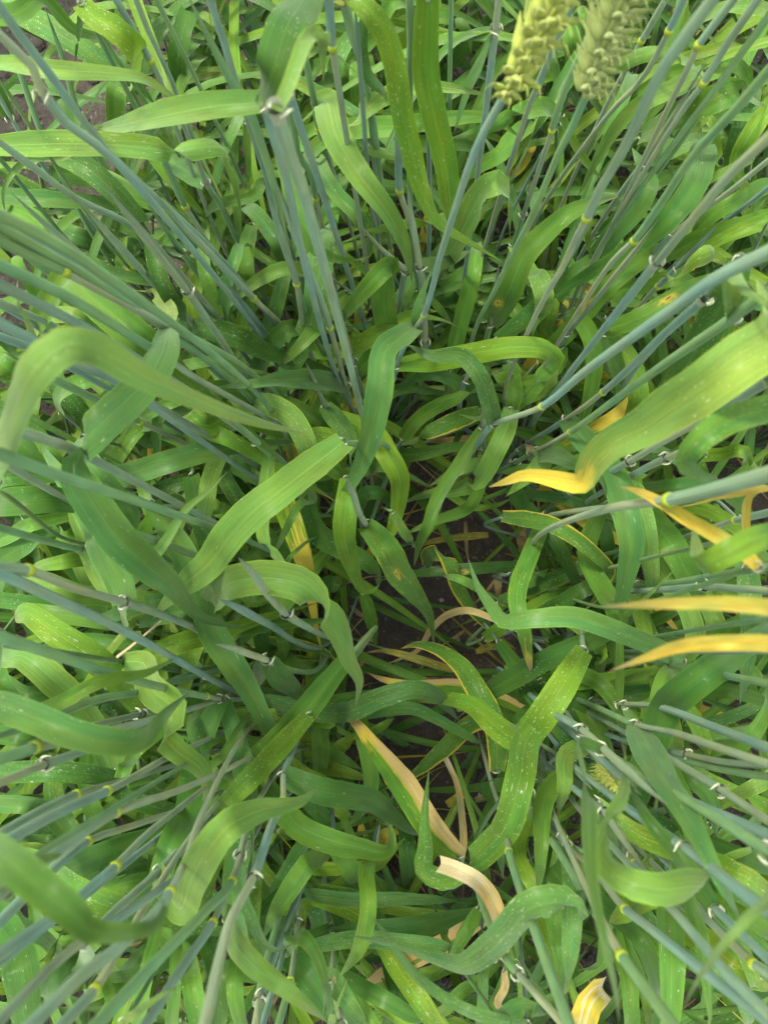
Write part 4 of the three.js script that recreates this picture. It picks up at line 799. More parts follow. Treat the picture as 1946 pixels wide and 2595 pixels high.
 L('g',8.5,0,0,[-23,385,-72,-47,420,-70,-64,430,-69,-71,420,-55,-79,393,-39,-87,361,-23]);
 L('g',8.5,0,0,[-55,485,-26,-79,520,-46,-87,520,-52,-89,510,-56,-99,479,-76,-109,442,-97]);
P(-96,-305,'');
 S(1.99,1,'---',[-4,632,9,-4,605,9,-5,575,9]);
 S(2.18,0,'---n',[16,509,-4,15,486,-4,19,467,-5,19,432,-5]);
 L('g',12.1,0,0,[36,380,44,20,410,81,0,410,104,-18,380,104]);
 L('y',11.0,0,0,[55,245,52,20,280,60,9,280,63,-2,260,71,-25,225,87,-47,185,102]);
P(232,-222,'');
 S(2.12,1,'---',[10,429,11,4,359,5,0,285,0]);
P(303,108,'');
 L('g',10.5,3,0,[-117,365,-15,-108,400,-31,-105,430,-37,-98,440,-47,-82,420,-59,-71,396,-67,-59,367,-75]);
 L('Y',13.0,0,0,[-71,125,-44,-29,160,-29,-24,170,-27,-7,150,-18,22,110,-2,51,65,14]);
 L('p',10.9,0,0,[-44,365,-20,-72,400,-14,-93,420,-10,-101,400,1,-114,370,18,-127,334,35]);
P(-139,295,'');
 L('y',10.0,0,0,[8,305,-60,27,340,-79,44,360,-96,56,350,-100,75,321,-107,94,287,-114]);
 L('d',15.5,0,10,[5,345,-98,44,380,-70,59,390,-60,68,370,-36,82,328,-3,96,280,30]);
P(-285,-159,'');
 L('b',14.7,0,10,[43,415,62,72,450,57,98,460,53,124,460,45,149,430,31,168,400,21,187,363,10]);
 L('d',14.5,0,0,[12,265,51,58,300,35,77,300,29,87,280,20,116,238,-1,144,190,-23]);
P(66,322,'');
 L('t',6.4,0,0,[-8,300,-63,-7,290,-47,-12,280,-31,0,250,-6]);
 L('b',6.9,0,0,[-30,385,-120,-32,420,-108,-33,420,-93,-34,400,-67,-34,380,-58,-34,355,-48]);
 L('y',5.5,0,0,[-13,440,-124,-10,440,-110,-11,420,-85]);
P(-68,328,'');
 L('b',10.9,0,0,[-14,380,-111,20,410,-127,45,410,-126,76,400,-121,99,370,-101]);
 L('d',12.6,0,0,[-24,265,-57,9,300,-54,35,320,-51,59,310,-35,79,278,-21,99,239,-7]);
 L('yl',9.6,0,0,[-11,185,-58,1,220,-45,18,220,-28,30,190,0,35,167,12,41,138,24]);
 L('y',10.1,0,0,[-16,205,-31,10,240,-55,20,250,-64,25,240,-57,40,206,-37,56,166,-16]);
P(-308,145,'');
 L('g',15.2,0,10,[57,365,-17,92,400,-50,111,420,-68,120,410,-76,146,368,-100,173,320,-124]);
 L('d',11.7,0,0,[50,345,-42,88,380,-31,102,390,-27,115,380,-20,142,343,-7,168,301,6]);
P(-297,185,'');
 L('g',17.6,0,10,[42,474,-50,84,509,-52,117,545,-53,133,545,-47,144,518,-36,166,480,-14,189,436,8]);
 L('d',17.1,0,10,[36,505,-45,81,540,-28,98,560,-22,93,540,12,88,498,47,82,450,83]);
 L('b',10.2,0,0,[34,465,-36,65,500,-21,73,500,-17,72,480,-6,69,447,19,67,408,45]);
P(-58,-345,'');
 S(2.09,0,'--n-',[-11,544,8,-11,514,8,-12,475,8,-11,464,8]);
 S(2.03,2,'-----n-',[18,589,16,23,544,16,26,495,15,27,443,15,28,380,15,30,317,15,31,298,15]);
 S(2.11,0,'---',[22,527,4,24,516,4,24,502,4]);
 L('p',17.6,0,12,[-11,499,8,-4,508,12,12,560,77,25,569,104,38,552,114,47,517,117,51,468,118]);
 L('d',7.1,0,2,[25,504,15,36,525,23,28,560,36,26,580,38,27,590,35,31,600,31,39,578,22,47,550,14]);
 L('g',10.1,0,0,[-33,500,39,-23,520,74,-17,520,100,-9,510,112,2,490,110,22,460,95]);
 L('gY',11.7,0,0,[28,205,1,8,240,24,-2,240,37,-4,220,43,4,200,42,27,169,41,49,132,40]);
P(122,-328,'');
 S(1.93,1,'-n---',[5,612,25,4,592,25,3,579,25,0,553,23,-10,519,19]);
 S(1.98,0,'-n--',[11,538,-22,10,528,-23,7,504,-24,3,470,-25]);
 L('p',8.3,4,2,[7,509,-24,-4,520,-10,-3,550,6,5,560,11,16,560,14,33,540,4,51,510,-10,67,480,-27]);
 L('g',14.0,0,0,[12,265,96,-29,300,72,-39,320,65,-49,320,52,-72,278,24,-94,230,-4]);
P(-272,-234,'');
 S(2.11,0,'---',[11,489,-11,14,435,-13,15,401,-15]);
 L('d',13.7,0,0,[20,305,50,63,340,70,78,340,77,84,320,83,110,278,108,136,230,132]);
 L('Y',8.7,0,0,[35,205,46,48,240,17,51,240,11,51,230,1,50,198,-23,49,160,-47]);
 L('d',11.6,0,0,[28,345,66,68,380,73,84,380,76,92,370,69,116,332,50,140,289,30]);
P(242,266,'');
 L('yl',16.5,0,10,[-111,385,-92,-67,420,-72,-59,440,-68,-38,420,-54,-8,378,-33,21,330,-12]);
 L('Y',6.5,0,0,[-74,305,-84,-80,340,-72,-84,350,-64,-79,330,-47,-76,309,-37,-73,283,-27]);
 L('y',9.6,0,0,[-78,425,-122,-69,460,-101,-61,460,-84,-48,440,-59,-39,414,-44,-31,381,-29]);
P(215,-290,'');
 S(2.04,1,'---',[13,463,-2,11,445,-4,5,409,-9]);
 L('y',7.9,0,0,[10,480,24,-13,470,31,-31,450,36,-35,430,36]);
 L('y',17.1,0,10,[-49,285,11,-48,320,50,-47,350,81,-44,350,104,-43,320,117,-40,284,146,-37,241,175]);
 L('gY',10.6,0,0,[-94,225,58,-57,260,60,-51,280,61,-44,280,53,-24,245,34,-5,205,15]);
 L('t',12.9,0,3,[1,45,42,-37,80,33,-51,100,29,-60,80,19,-79,43,-3,-98,6,-26]);
P(-275,235,'');
 L('d',10.2,0,0,[48,465,-19,60,500,-34,85,530,-63,84,510,-65,78,486,-78,72,455,-92]);
 L('y',4.1,0,0,[48,465,-42,54,500,-47,65,510,-55,64,500,-58,63,483,-64,61,460,-69]);
 L('g',11.7,0,0,[43,325,-38,63,360,-67,78,380,-89,88,380,-100,105,347,-119,122,307,-138]);
P(-360,40,'');
 L('y',17.6,0,10,[172,382,33,169,417,16,164,456,-7,154,485,-26,134,495,-41,114,485,-51,97,466,-50,83,443,-50,70,414,-50]);
 L('p',17.3,0,10,[140,405,55,141,440,22,141,480,-2,136,500,-15,122,500,-25,100,480,-24,76,448,-23,52,410,-23]);
 L('d',13.3,0,0,[20,285,-29,48,320,-30,92,330,-33,127,320,-28,148,290,-25,170,254,-22]);
 L('d',10.8,0,0,[53,285,-24,81,320,-5,99,330,7,106,320,17,120,287,39,133,248,60]);
P(-157,-327,'');
 S(1.95,1,'--n--',[-4,597,-4,-3,574,-5,-2,552,-5,-2,535,-5,-4,516,-4]);
 S(2.16,0,'-c--',[6,482,14,5,457,15,7,433,14,7,403,14]);
 L('b',14.8,0,1,[5,457,15,-16,433,-10,-46,399,-45,-84,360,-81]);
 L('b',12.6,0,0,[0,325,99,30,360,84,43,390,78,53,400,54,62,367,31,71,328,7]);
 L('b',17.6,0,10,[43,381,145,72,416,107,82,444,94,86,453,73,86,444,57,85,402,21,84,354,-15]);
 L('d',15.4,0,10,[-7,325,123,22,360,120,39,400,118,58,420,109,68,390,99,83,360,84,99,324,69]);
P(286,-226,'');
 L('y',10.8,3,0,[-70,285,76,-43,320,82,-36,340,84,-18,310,86,2,281,88,22,246,89]);
 L('d',13.6,0,0,[-50,385,50,-85,420,68,-107,430,80,-116,400,80,-145,364,82,-175,321,84]);
P(-353,-92,'');
 L('p',10.1,0,0,[86,365,-17,96,400,7,103,400,24,98,370,36,90,342,54,82,307,72]);
 L('p',10.7,0,0,[96,365,14,102,400,44,104,390,55,101,360,63,93,329,85,85,291,106]);
P(-205,304,'');
 L('g',12.2,0,10,[33,445,-122,66,480,-117,78,510,-115,80,500,-93,83,467,-68,85,428,-43]);
 L('d',12.2,0,0,[41,385,-119,63,420,-100,75,440,-90,70,420,-55,67,389,-33,63,353,-11]);
 L('g',9.9,0,0,[80,405,-129,86,440,-108,89,460,-94,89,440,-65,89,415,-49,88,383,-33]);
P(159,-335,'');
 S(2.01,1,'--c-',[45,526,61,37,478,55,24,412,46,19,367,43]);
 S(2.07,0,'-c-',[-3,488,15,-6,451,14,-9,430,12]);
 S(2.04,0,'---',[16,497,12,12,455,10,8,411,8]);
 L('b',13.0,0,1,[-6,451,14,20,440,-4,53,408,-32,85,370,-58]);
 L('g',13.3,0,0,[-40,305,64,-35,340,79,-28,360,103,-25,360,124,-25,340,145,-26,310,158,-27,289,169,-28,261,180]);
 L('d',16.2,0,10,[-97,325,92,-55,360,68,-40,380,60,-16,380,46,15,338,28,46,290,10]);
 L('e',15.5,0,10,[-61,315,107,-30,350,82,-16,380,71,17,380,46,42,342,27,66,299,9]);
 L('Ys',14.1,0,0,[-65,185,86,-39,220,53,-30,250,42,-16,250,22,2,212,-4,19,168,-29]);
 L('Y',11.7,0,0,[-34,185,39,-4,220,12,3,230,5,15,220,-7,36,183,-29,56,140,-51]);
 L('y',11.1,0,0,[-49,325,37,-55,360,68,-57,350,82,-55,320,84,-35,288,97,-15,250,109]);
P(199,314,'');
 L('y',4.5,0,0,[-72,405,-107,-72,440,-103,-69,440,-92,-63,420,-71,-62,405,-67,-61,385,-64]);
 L('d',9.7,0,0,[-56,405,-137,-60,440,-108,-62,450,-96,-64,440,-78,-66,409,-56,-68,372,-33]);
P(70,-367,'');
 S(2.15,0,'---',[5,427,-2,2,406,-3,-1,368,-3]);
 L('y',6.0,0,0,[19,500,41,30,480,46,42,460,48,60,430,43]);
 L('g',13.7,0,0,[-48,285,135,-35,320,93,-29,340,74,-26,340,56,-21,300,23,-16,254,-10]);
 L('d',14.3,0,0,[-72,265,49,-37,300,80,-21,310,93,0,300,86,34,259,76,68,211,65]);
 L('d',14.3,0,0,[-44,265,79,4,300,85,17,310,87,29,300,75,54,258,50,79,210,24]);
P(-346,147,'');
 L('d',13.1,0,10,[64,445,-60,84,480,-62,124,500,-67,143,490,-64,153,460,-55,165,435,-44,176,404,-34]);
 L('g',12.6,0,0,[90,365,-68,108,400,-32,116,400,-16,120,380,1,126,343,31,132,300,60]);
P(31,376,'');
 L('t',4.6,0,3,[10,100,-17,6,100,-1,2,80,26]);
 L('g',8.9,0,0,[-27,285,-73,-15,320,-98,-8,330,-111,4,320,-113,24,291,-117,44,256,-122]);
P(-49,382,'');
 L('t',6.5,0,0,[-24,160,-37,0,180,-47,9,170,-35,6,140,-5]);
 L('yl',10.1,0,3,[-21,105,-31,3,140,-40,23,150,-47,43,130,-41,61,102,-34,79,68,-28]);
 L('d',10.8,0,0,[10,225,-37,17,260,-69,21,280,-92,18,270,-97,6,237,-118,-7,199,-140]);
P(-339,-204,'');
 L('Y',9.2,0,0,[15,145,25,45,180,21,59,190,19,67,180,16,88,149,8,109,112,0]);
 L('d',15.7,0,0,[43,265,5,84,300,28,97,300,36,111,300,33,147,258,26,182,210,19]);
 L('g',14.3,0,0,[38,305,91,79,340,68,96,360,58,107,360,43,127,318,14,147,271,-15]);
P(12,-404,'');
 S(2.02,1,'---',[8,498,-9,9,437,-9,10,387,-9]);
 S(2.02,1,'---',[-6,498,-10,-6,467,-10,-4,434,-10]);
 L('d',14.1,0,0,[-48,265,104,0,300,103,16,320,102,31,320,91,59,278,70,88,231,49]);
P(-362,181,'');
 L('b',11.0,0,0,[129,425,-41,123,460,-71,121,480,-78,96,470,-77,72,439,-77,49,401,-76]);
 L('g',14.5,0,10,[76,345,-80,89,380,-69,114,410,-50,126,400,-27,111,360,6,106,338,17,101,309,28]);
 L('d',10.1,0,0,[106,325,-77,90,360,-49,84,360,-38,66,350,-27,46,318,-15,25,280,-2]);
P(-152,375,'');
 L('t',6.8,0,3,[-5,85,-27,7,120,-29,24,130,-32,37,110,-17,43,91,-10,48,65,-4]);
P(-255,317,'');
 L('g',9.6,0,0,[80,425,-74,83,460,-85,97,490,-130,96,470,-146,96,451,-154,96,425,-163]);
 L('g',7.6,0,0,[105,445,-82,109,480,-95,116,500,-123,113,490,-139,111,470,-149,108,443,-158]);
 L('g',10.8,0,0,[80,365,-70,79,400,-104,79,420,-121,74,410,-127,58,377,-147,42,338,-167]);
 L('d',8.9,0,0,[35,365,-74,55,400,-95,68,410,-108,72,400,-106,91,370,-97,111,334,-88]);
P(-327,252,'');
 L('d',17.0,0,10,[32,365,-64,74,400,-86,110,430,-105,127,410,-109,162,368,-116,196,321,-124]);
 L('d',9.8,0,0,[63,325,-54,87,360,-68,109,370,-81,122,360,-81,143,331,-82,163,296,-83]);
 L('g',14.1,0,0,[40,325,-48,85,360,-63,107,370,-71,122,360,-73,157,318,-76,192,271,-80]);
 L('g',10.0,0,0,[150,425,-84,121,460,-70,106,460,-63,89,450,-64,66,418,-66,42,381,-68]);
P(-417,-25,'');
 L('d',13.5,0,0,[36,285,-4,57,320,-2,108,330,4,156,320,6,172,295,7,188,263,8]);
 L('g',13.2,0,0,[65,305,5,100,340,9,133,340,13,161,330,19,187,296,25,213,256,30]);
P(-161,-388,'');
 S(1.96,1,'----',[-12,542,8,-13,513,9,-12,484,9,-14,460,9]);
 S(1.97,1,'---',[-9,520,-14,-7,484,-15,-5,432,-16]);
 L('g',4.5,0,0,[52,520,75,49,500,87,41,460,87]);
 L('g',12.3,0,0,[25,385,68,30,420,110,31,420,125,29,400,128,10,361,154,-9,317,179]);
 L('p',9.7,0,0,[92,405,124,63,440,133,54,440,136,37,420,134,14,389,132,-8,352,130]);
P(-415,100,'');
 L('d',11.8,0,0,[99,405,-38,128,440,-34,154,450,-31,155,420,-16,158,389,7,160,353,29]);
P(-431,47,'');
 L('d',12.4,0,0,[72,325,-18,112,360,-6,132,370,0,145,360,-2,175,322,-9,206,279,-15]);
 L('d',10.8,0,0,[105,365,-46,126,400,-15,131,400,-7,128,380,4,121,345,31,114,304,58]);
P(-423,-102,'');
 L('g',12.6,0,0,[60,325,30,101,360,24,122,380,21,129,370,17,156,332,2,184,289,-12]);
 L('d',17.6,0,10,[55,316,46,102,351,34,130,370,27,134,351,39,145,309,74,155,261,108]);
 L('g',14.0,0,0,[87,325,7,131,360,25,146,370,32,151,360,24,171,318,-6,192,270,-35]);
P(233,-375,'');
 L('d',17.6,0,10,[-37,454,39,-53,489,73,-71,519,111,-85,519,129,-98,489,131,-126,453,136,-154,412,141]);
 L('g',12.6,0,0,[-92,345,102,-53,380,106,-39,390,107,-21,370,103,9,333,97,38,290,91]);
P(-358,-263,'');
 L('g',9.9,0,0,[102,445,110,117,480,110,142,510,111,151,510,108,147,490,90,144,468,79,141,440,67]);
 L('d',14.7,0,0,[58,385,47,88,420,85,97,410,96,94,380,106,87,338,141,80,290,176]);
 L('b',12.0,0,0,[96,365,77,136,400,69,149,420,67,154,420,58,169,382,31,185,338,4]);
P(-417,-158,'');
 L('d',12.9,0,0,[142,365,35,101,400,45,97,380,46,98,360,52,104,321,84,109,277,115]);
P(60,-445,'');
 L('p',15.9,3,10,[-43,420,179,-34,500,194,-27,540,198,-21,560,203,-12,540,196,-7,500,188,0,450,179]);
P(-401,212,'');
 L('p',11.1,0,0,[85,385,-53,118,420,-62,137,430,-67,142,410,-59,156,377,-39,171,338,-18]);
 L('d',11.3,0,0,[84,365,-61,117,400,-65,141,410,-68,147,390,-67,172,357,-64,197,318,-60]);
P(189,-415,'');
 L('p',11.5,0,0,[-12,500,67,-42,530,101,-60,540,115,-69,530,116,-77,500,118,-83,450,120]);
 L('b',15.6,0,10,[-53,360,124,-51,420,130,-40,440,123,-35,450,114,-34,440,94,-33,410,57]);
 L('y',5.1,0,0,[-68,385,111,-68,420,117,-68,410,126,-60,380,129,-56,365,131,-53,343,132]);
 L('g',14.6,0,0,[-58,265,68,-56,300,116,-55,300,130,-45,280,134,-12,238,146,22,190,158]);
P(340,-304,'');
 L('d',9.3,0,0,[-56,325,75,-68,360,80,-102,370,93,-132,350,100,-141,330,103,-150,304,105]);
 L('Y',9.5,0,3,[-53,105,32,-30,140,16,-20,150,9,-2,140,-3,15,110,-15,32,75,-27]);
P(-306,342,'');
 L('g',8.7,0,0,[67,385,-96,82,420,-106,104,440,-120,113,420,-118,126,397,-114,139,368,-110]);
 L('g',7.0,0,0,[99,425,-96,109,460,-112,118,470,-126,110,460,-131,98,436,-140,87,406,-148]);
P(-421,-207,'');
 L('g',12.4,0,0,[96,345,14,113,380,42,128,380,67,130,350,81,133,318,105,136,280,128]);
 L('d',16.2,0,0,[57,325,19,91,360,53,113,340,73,113,320,80,114,278,116,116,230,152]);
P(-100,-463,'');
 L('b',10.7,0,0,[23,440,119,35,480,160,44,490,179,56,490,193,61,470,193,61,440,189,54,400,182]);
 L('b',15.2,0,0,[31,325,61,25,360,104,21,360,127,11,320,140,-10,281,165,-31,236,189]);
 L('g',7.1,0,0,[8,360,138,21,380,132,31,380,126,37,350,122]);
P(-237,-436,'');
 S(1.94,0,'----',[3,480,3,2,470,4,3,451,3,3,427,3]);
 L('y',14.5,0,10,[56,600,104,63,600,113,75,600,121,80,590,122,70,560,105,44,500,68,18,440,34,3,380,7]);
 L('d',3.9,0,0,[46,580,85,41,570,88,30,550,84,19,530,82]);
P(-15,-498,'');
 L('d',11.6,0,0,[-58,305,99,-39,340,108,-16,340,119,11,330,112,29,320,101,43,294,92,56,263,83]);
 L('Y',9.2,0,0,[12,185,99,23,220,70,26,220,62,30,210,46,34,179,23,39,142,0]);
P(-188,-463,'');
 L('g',8.8,0,0,[68,385,117,66,420,126,62,430,143,44,430,146,18,400,137,12,383,134,6,359,132]);
 L('b',13.3,0,0,[30,325,88,48,360,116,60,370,134,69,370,148,71,340,155,79,308,178,88,269,201]);
P(377,-331,'');
 L('Y',14.7,0,0,[-16,165,52,-61,200,46,-78,220,44,-79,200,24,-82,159,-10,-85,113,-44]);
P(127,-490,'');
 L('b',10.5,0,0,[-30,265,70,-28,300,95,-27,320,127,-21,300,126,-2,272,123,16,239,120]);
P(-387,-327,'');
 L('p',12.3,0,0,[85,405,107,110,440,108,135,460,110,151,460,113,155,430,114,174,403,116,192,369,118]);
 L('g',15.6,0,10,[54,425,103,89,460,137,101,460,148,95,430,149,59,388,155,24,340,161]);
P(-329,-397,'');
 L('d',11.8,0,0,[41,370,89,83,390,115,111,380,119,125,350,113]);
 L('yl',7.3,0,0,[71,345,97,93,380,105,97,380,107,95,360,104,84,333,90,73,300,76]);
P(315,-421,'');
 L('g',14.7,0,10,[-42,405,124,-70,440,133,-94,440,140,-113,420,137,-126,380,130,-146,350,120,-166,313,110]);
 L('Y',10.1,0,0,[-51,215,37,-59,250,64,-65,260,85,-61,240,91,-49,210,108,-37,174,126]);
P(-276,-455,'');
 L('y',6.8,0,0,[75,440,108,85,430,118,96,410,125,110,370,131]);
 L('g',7.6,0,0,[76,305,104,68,340,113,56,350,125,49,350,138,39,330,141,31,310,145,22,285,148]);
P(276,-456,'');
 L('y',6.2,0,0,[-45,440,128,-78,450,148,-96,440,152,-110,410,146]);
 L('Y',9.4,0,0,[-25,145,32,-43,180,56,-54,180,70,-58,170,79,-68,139,100,-78,102,120]);
P(-101,-532,'');
 L('g',15.2,0,0,[-1,400,158,20,400,146,48,400,142,91,400,140,150,400,136,182,370,134]);
 L('p',11.3,3,0,[7,400,178,21,450,196,37,470,199,60,470,206,90,450,202,101,420,195]);
 L('g',9.3,0,0,[-11,365,145,9,400,146,21,410,147,27,400,144,40,380,126,48,356,114,57,326,102]);
P(240,-491,'');
 L('p',10.2,0,0,[-50,465,73,-44,500,96,-40,520,113,-16,500,103,0,474,96,16,441,89]);
 L('d',11.5,0,0,[-81,285,134,-50,320,117,-40,330,112,-17,320,96,5,286,81,27,246,67]);
P(110,-552,'');
 L('g',15.2,0,0,[-9,305,91,-33,340,132,-45,350,153,-57,340,154,-93,298,154,-129,250,154]);
 L('g',15.1,2,10,[-9,420,176,-25,460,191,-48,480,210,-69,470,213,-92,440,199]);
 L('Y',8.6,0,0,[-36,205,106,-25,240,106,-14,260,106,-7,270,96,0,250,73,2,231,65,5,206,57]);
P(342,-461,'');
 L('g',13.8,0,0,[-45,345,96,-74,380,115,-98,390,131,-114,380,137,-124,360,143,-145,327,156,-167,288,170]);
P(-54,-572,'');
 L('p',13.2,0,10,[2,420,202,6,470,228,19,510,245,33,530,251,51,530,245,71,520,240,101,490,224]);
 L('d',14.5,0,0,[-36,305,148,-14,340,152,17,350,159,57,350,162,94,340,158,111,314,156,127,282,154]);
 L('g',7.4,0,0,[2,325,147,-1,360,129,-2,380,124,-2,380,105,-2,357,92,-2,327,78]);
P(-443,-401,'');
 L('g',8.8,0,0,[130,405,106,144,440,131,148,440,139,147,420,144,144,390,165,141,354,186]);
P(207,-566,'');
 L('g',9.4,0,0,[-64,305,146,-64,340,157,-64,380,168,-54,390,162,-36,380,147,-30,361,142,-24,337,137]);
P(12,-608,'');
 L('d',13.3,0,0,[-43,285,145,-2,320,138,19,330,134,33,320,114,52,282,89,70,239,65]);
P(-429,-464,'');
 L('b',16.1,0,10,[131,415,101,161,450,121,194,460,142,208,450,152,217,430,160,217,420,160,208,385,134,200,344,108]);
 L('b',11.8,0,0,[100,405,144,112,440,148,132,450,155,160,450,158,184,440,155,198,420,147,206,400,141,215,374,136]);
 L('g',15.8,0,0,[43,325,88,74,360,107,111,380,130,127,380,143,122,360,140,97,325,128,72,284,115]);
 L('b',14.4,0,0,[167,265,94,141,300,113,129,330,121,112,330,113,91,310,97,72,278,82,53,240,67]);
P(301,-557,'');
 L('g',17.6,3,10,[-144,439,204,-139,497,232,-123,526,240,-109,526,233,-90,497,219,-59,449,192]);
 L('y',8.2,0,0,[-95,385,173,-87,420,180,-76,400,189,-59,360,185,-51,342,184,-44,317,182]);
 L('t',7.4,0,0,[-59,125,39,-42,160,28,-33,170,22,-25,160,6,-19,136,-8,-13,105,-21]);
P(353,-527,'');
 L('y',12.5,0,0,[-86,405,131,-101,440,151,-120,450,177,-126,440,187,-119,410,187,-100,382,187,-81,348,187]);
P(-110,-643,'');
 L('g',14.2,3,0,[-6,300,130,19,340,154,35,360,168,45,360,178,43,330,179,32,280,166]);
P(-73,-666,'');
 L('b',12.6,0,0,[27,345,150,12,380,185,4,380,202,-5,350,196,-29,314,182,-54,273,168]);
 L('g',10.6,0,0,[-1,345,187,33,380,184,43,400,183,52,410,177,73,377,163,95,337,149]);
P(357,-569,'');
 L('d',16.4,0,0,[-60,305,80,-78,340,121,-95,350,161,-90,320,171,-77,280,202,-64,234,233]);
 L('y',6.2,0,0,[-108,425,187,-121,460,195,-132,460,202,-132,440,197,-133,418,185,-133,391,174]);
P(313,-618,'');
 L('g',11.5,0,0,[-108,345,151,-90,380,172,-83,400,180,-69,400,182,-52,380,179,-32,351,175,-11,315,172]);
 L('g',12.7,0,0,[-140,365,180,-110,400,186,-92,400,189,-77,400,182,-59,380,162,-43,349,145,-27,311,128]);
P(163,-676,'');
 L('g',13.0,0,0,[-53,365,154,-50,400,188,-47,410,219,-38,380,222,-14,347,230,11,308,238]);
 L('g',14.5,0,0,[-88,285,165,-41,320,176,-32,330,179,-20,330,161,-1,288,131,19,240,100]);
 L('g',7.7,0,0,[-30,325,129,-26,360,150,-24,360,162,-18,340,157,-6,314,146,6,283,135]);
P(14,-705,'');
 L('g',13.6,3,0,[-41,340,173,-25,370,191,-4,380,195,14,380,197,25,370,200,31,330,192]);
P(-124,-727,'');
 L('d',14.5,0,0,[-4,305,143,28,340,174,48,350,194,72,340,197,104,300,201,137,255,206]);
P(105,-730,'');
 L('d',15.2,0,0,[17,265,118,-19,300,151,-43,310,173,-57,300,178,-91,258,192,-125,210,205]);
P(-273,-693,'');
 L('g',15.9,0,10,[-7,300,192,46,430,282,48,450,295,39,430,305,32,400,321,16,360,344,-15,300,355]);
 L('b',17.6,0,10,[-63,440,205,-22,458,238,6,458,255,27,449,265,46,431,266,56,390,267]);
 L('d',16.1,0,0,[86,345,138,84,380,161,79,400,198,71,390,218,63,360,219,57,330,211,46,304,198,36,272,184]);
 L('g',12.5,0,0,[34,225,146,54,260,154,66,300,159,78,330,165,84,340,156,93,314,143,102,283,130]);
 L('g',11.5,0,0,[44,205,131,64,240,139,73,280,143,77,300,140,80,300,123,82,275,107,84,243,91]);
P(332,-701,'');
 L('Y',9.7,0,0,[-50,145,106,-38,180,79,-34,190,71,-26,180,51,-17,149,30,-9,113,10]);
P(279,-744,'');
 L('Y',9.1,0,0,[-61,185,105,-39,220,120,-33,240,124,-20,240,113,-5,211,101,11,177,89]);

function pick(a, r) { return a[Math.floor(r() * a.length) % a.length]; }
function stemTo(crown, p, dir) {
  // a shoot bends up from the crown and reaches p along dir
  const h = p.y, a = V(crown.x, -0.012, crown.z), b = V(lerp(crown.x, p.x, 0.10), h * 0.22, lerp(crown.z, p.z, 0.10)), c = p.clone().addScaledVector(dir, -h * 0.38);
  c.x = lerp(c.x, lerp(crown.x, p.x, 0.6), 0.5); c.z = lerp(c.z, lerp(crown.z, p.z, 0.6), 0.5); c.y = Math.max(h * 0.45, Math.min(c.y, h * 0.8));
  return [a, b, c, p.clone()];
}
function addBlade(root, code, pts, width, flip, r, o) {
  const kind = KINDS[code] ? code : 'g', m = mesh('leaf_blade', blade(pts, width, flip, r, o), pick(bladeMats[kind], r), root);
  const say = { Y: 'yellow dying leaf blade', t: 'dry tan leaf blade', T: 'straw-coloured dry leaf blade', gt: 'green leaf blade with a brown dead tip', e: 'leaf blade with a yellow and brown spot', eg: 'leaf blade with yellow blotches', py: 'pale leaf blade with a yellow tip', tg: 'leaf blade green on one side and dry on the other', Yw: 'cream and yellow striped leaf blade', gy: 'green leaf blade with a yellow margin' }[kind];
  if (say) m.userData.label = say;
  return m;
}
const shootMats = [...greenMats, ...sheathMats];
const crownOf = () => V(0, 0, 0);
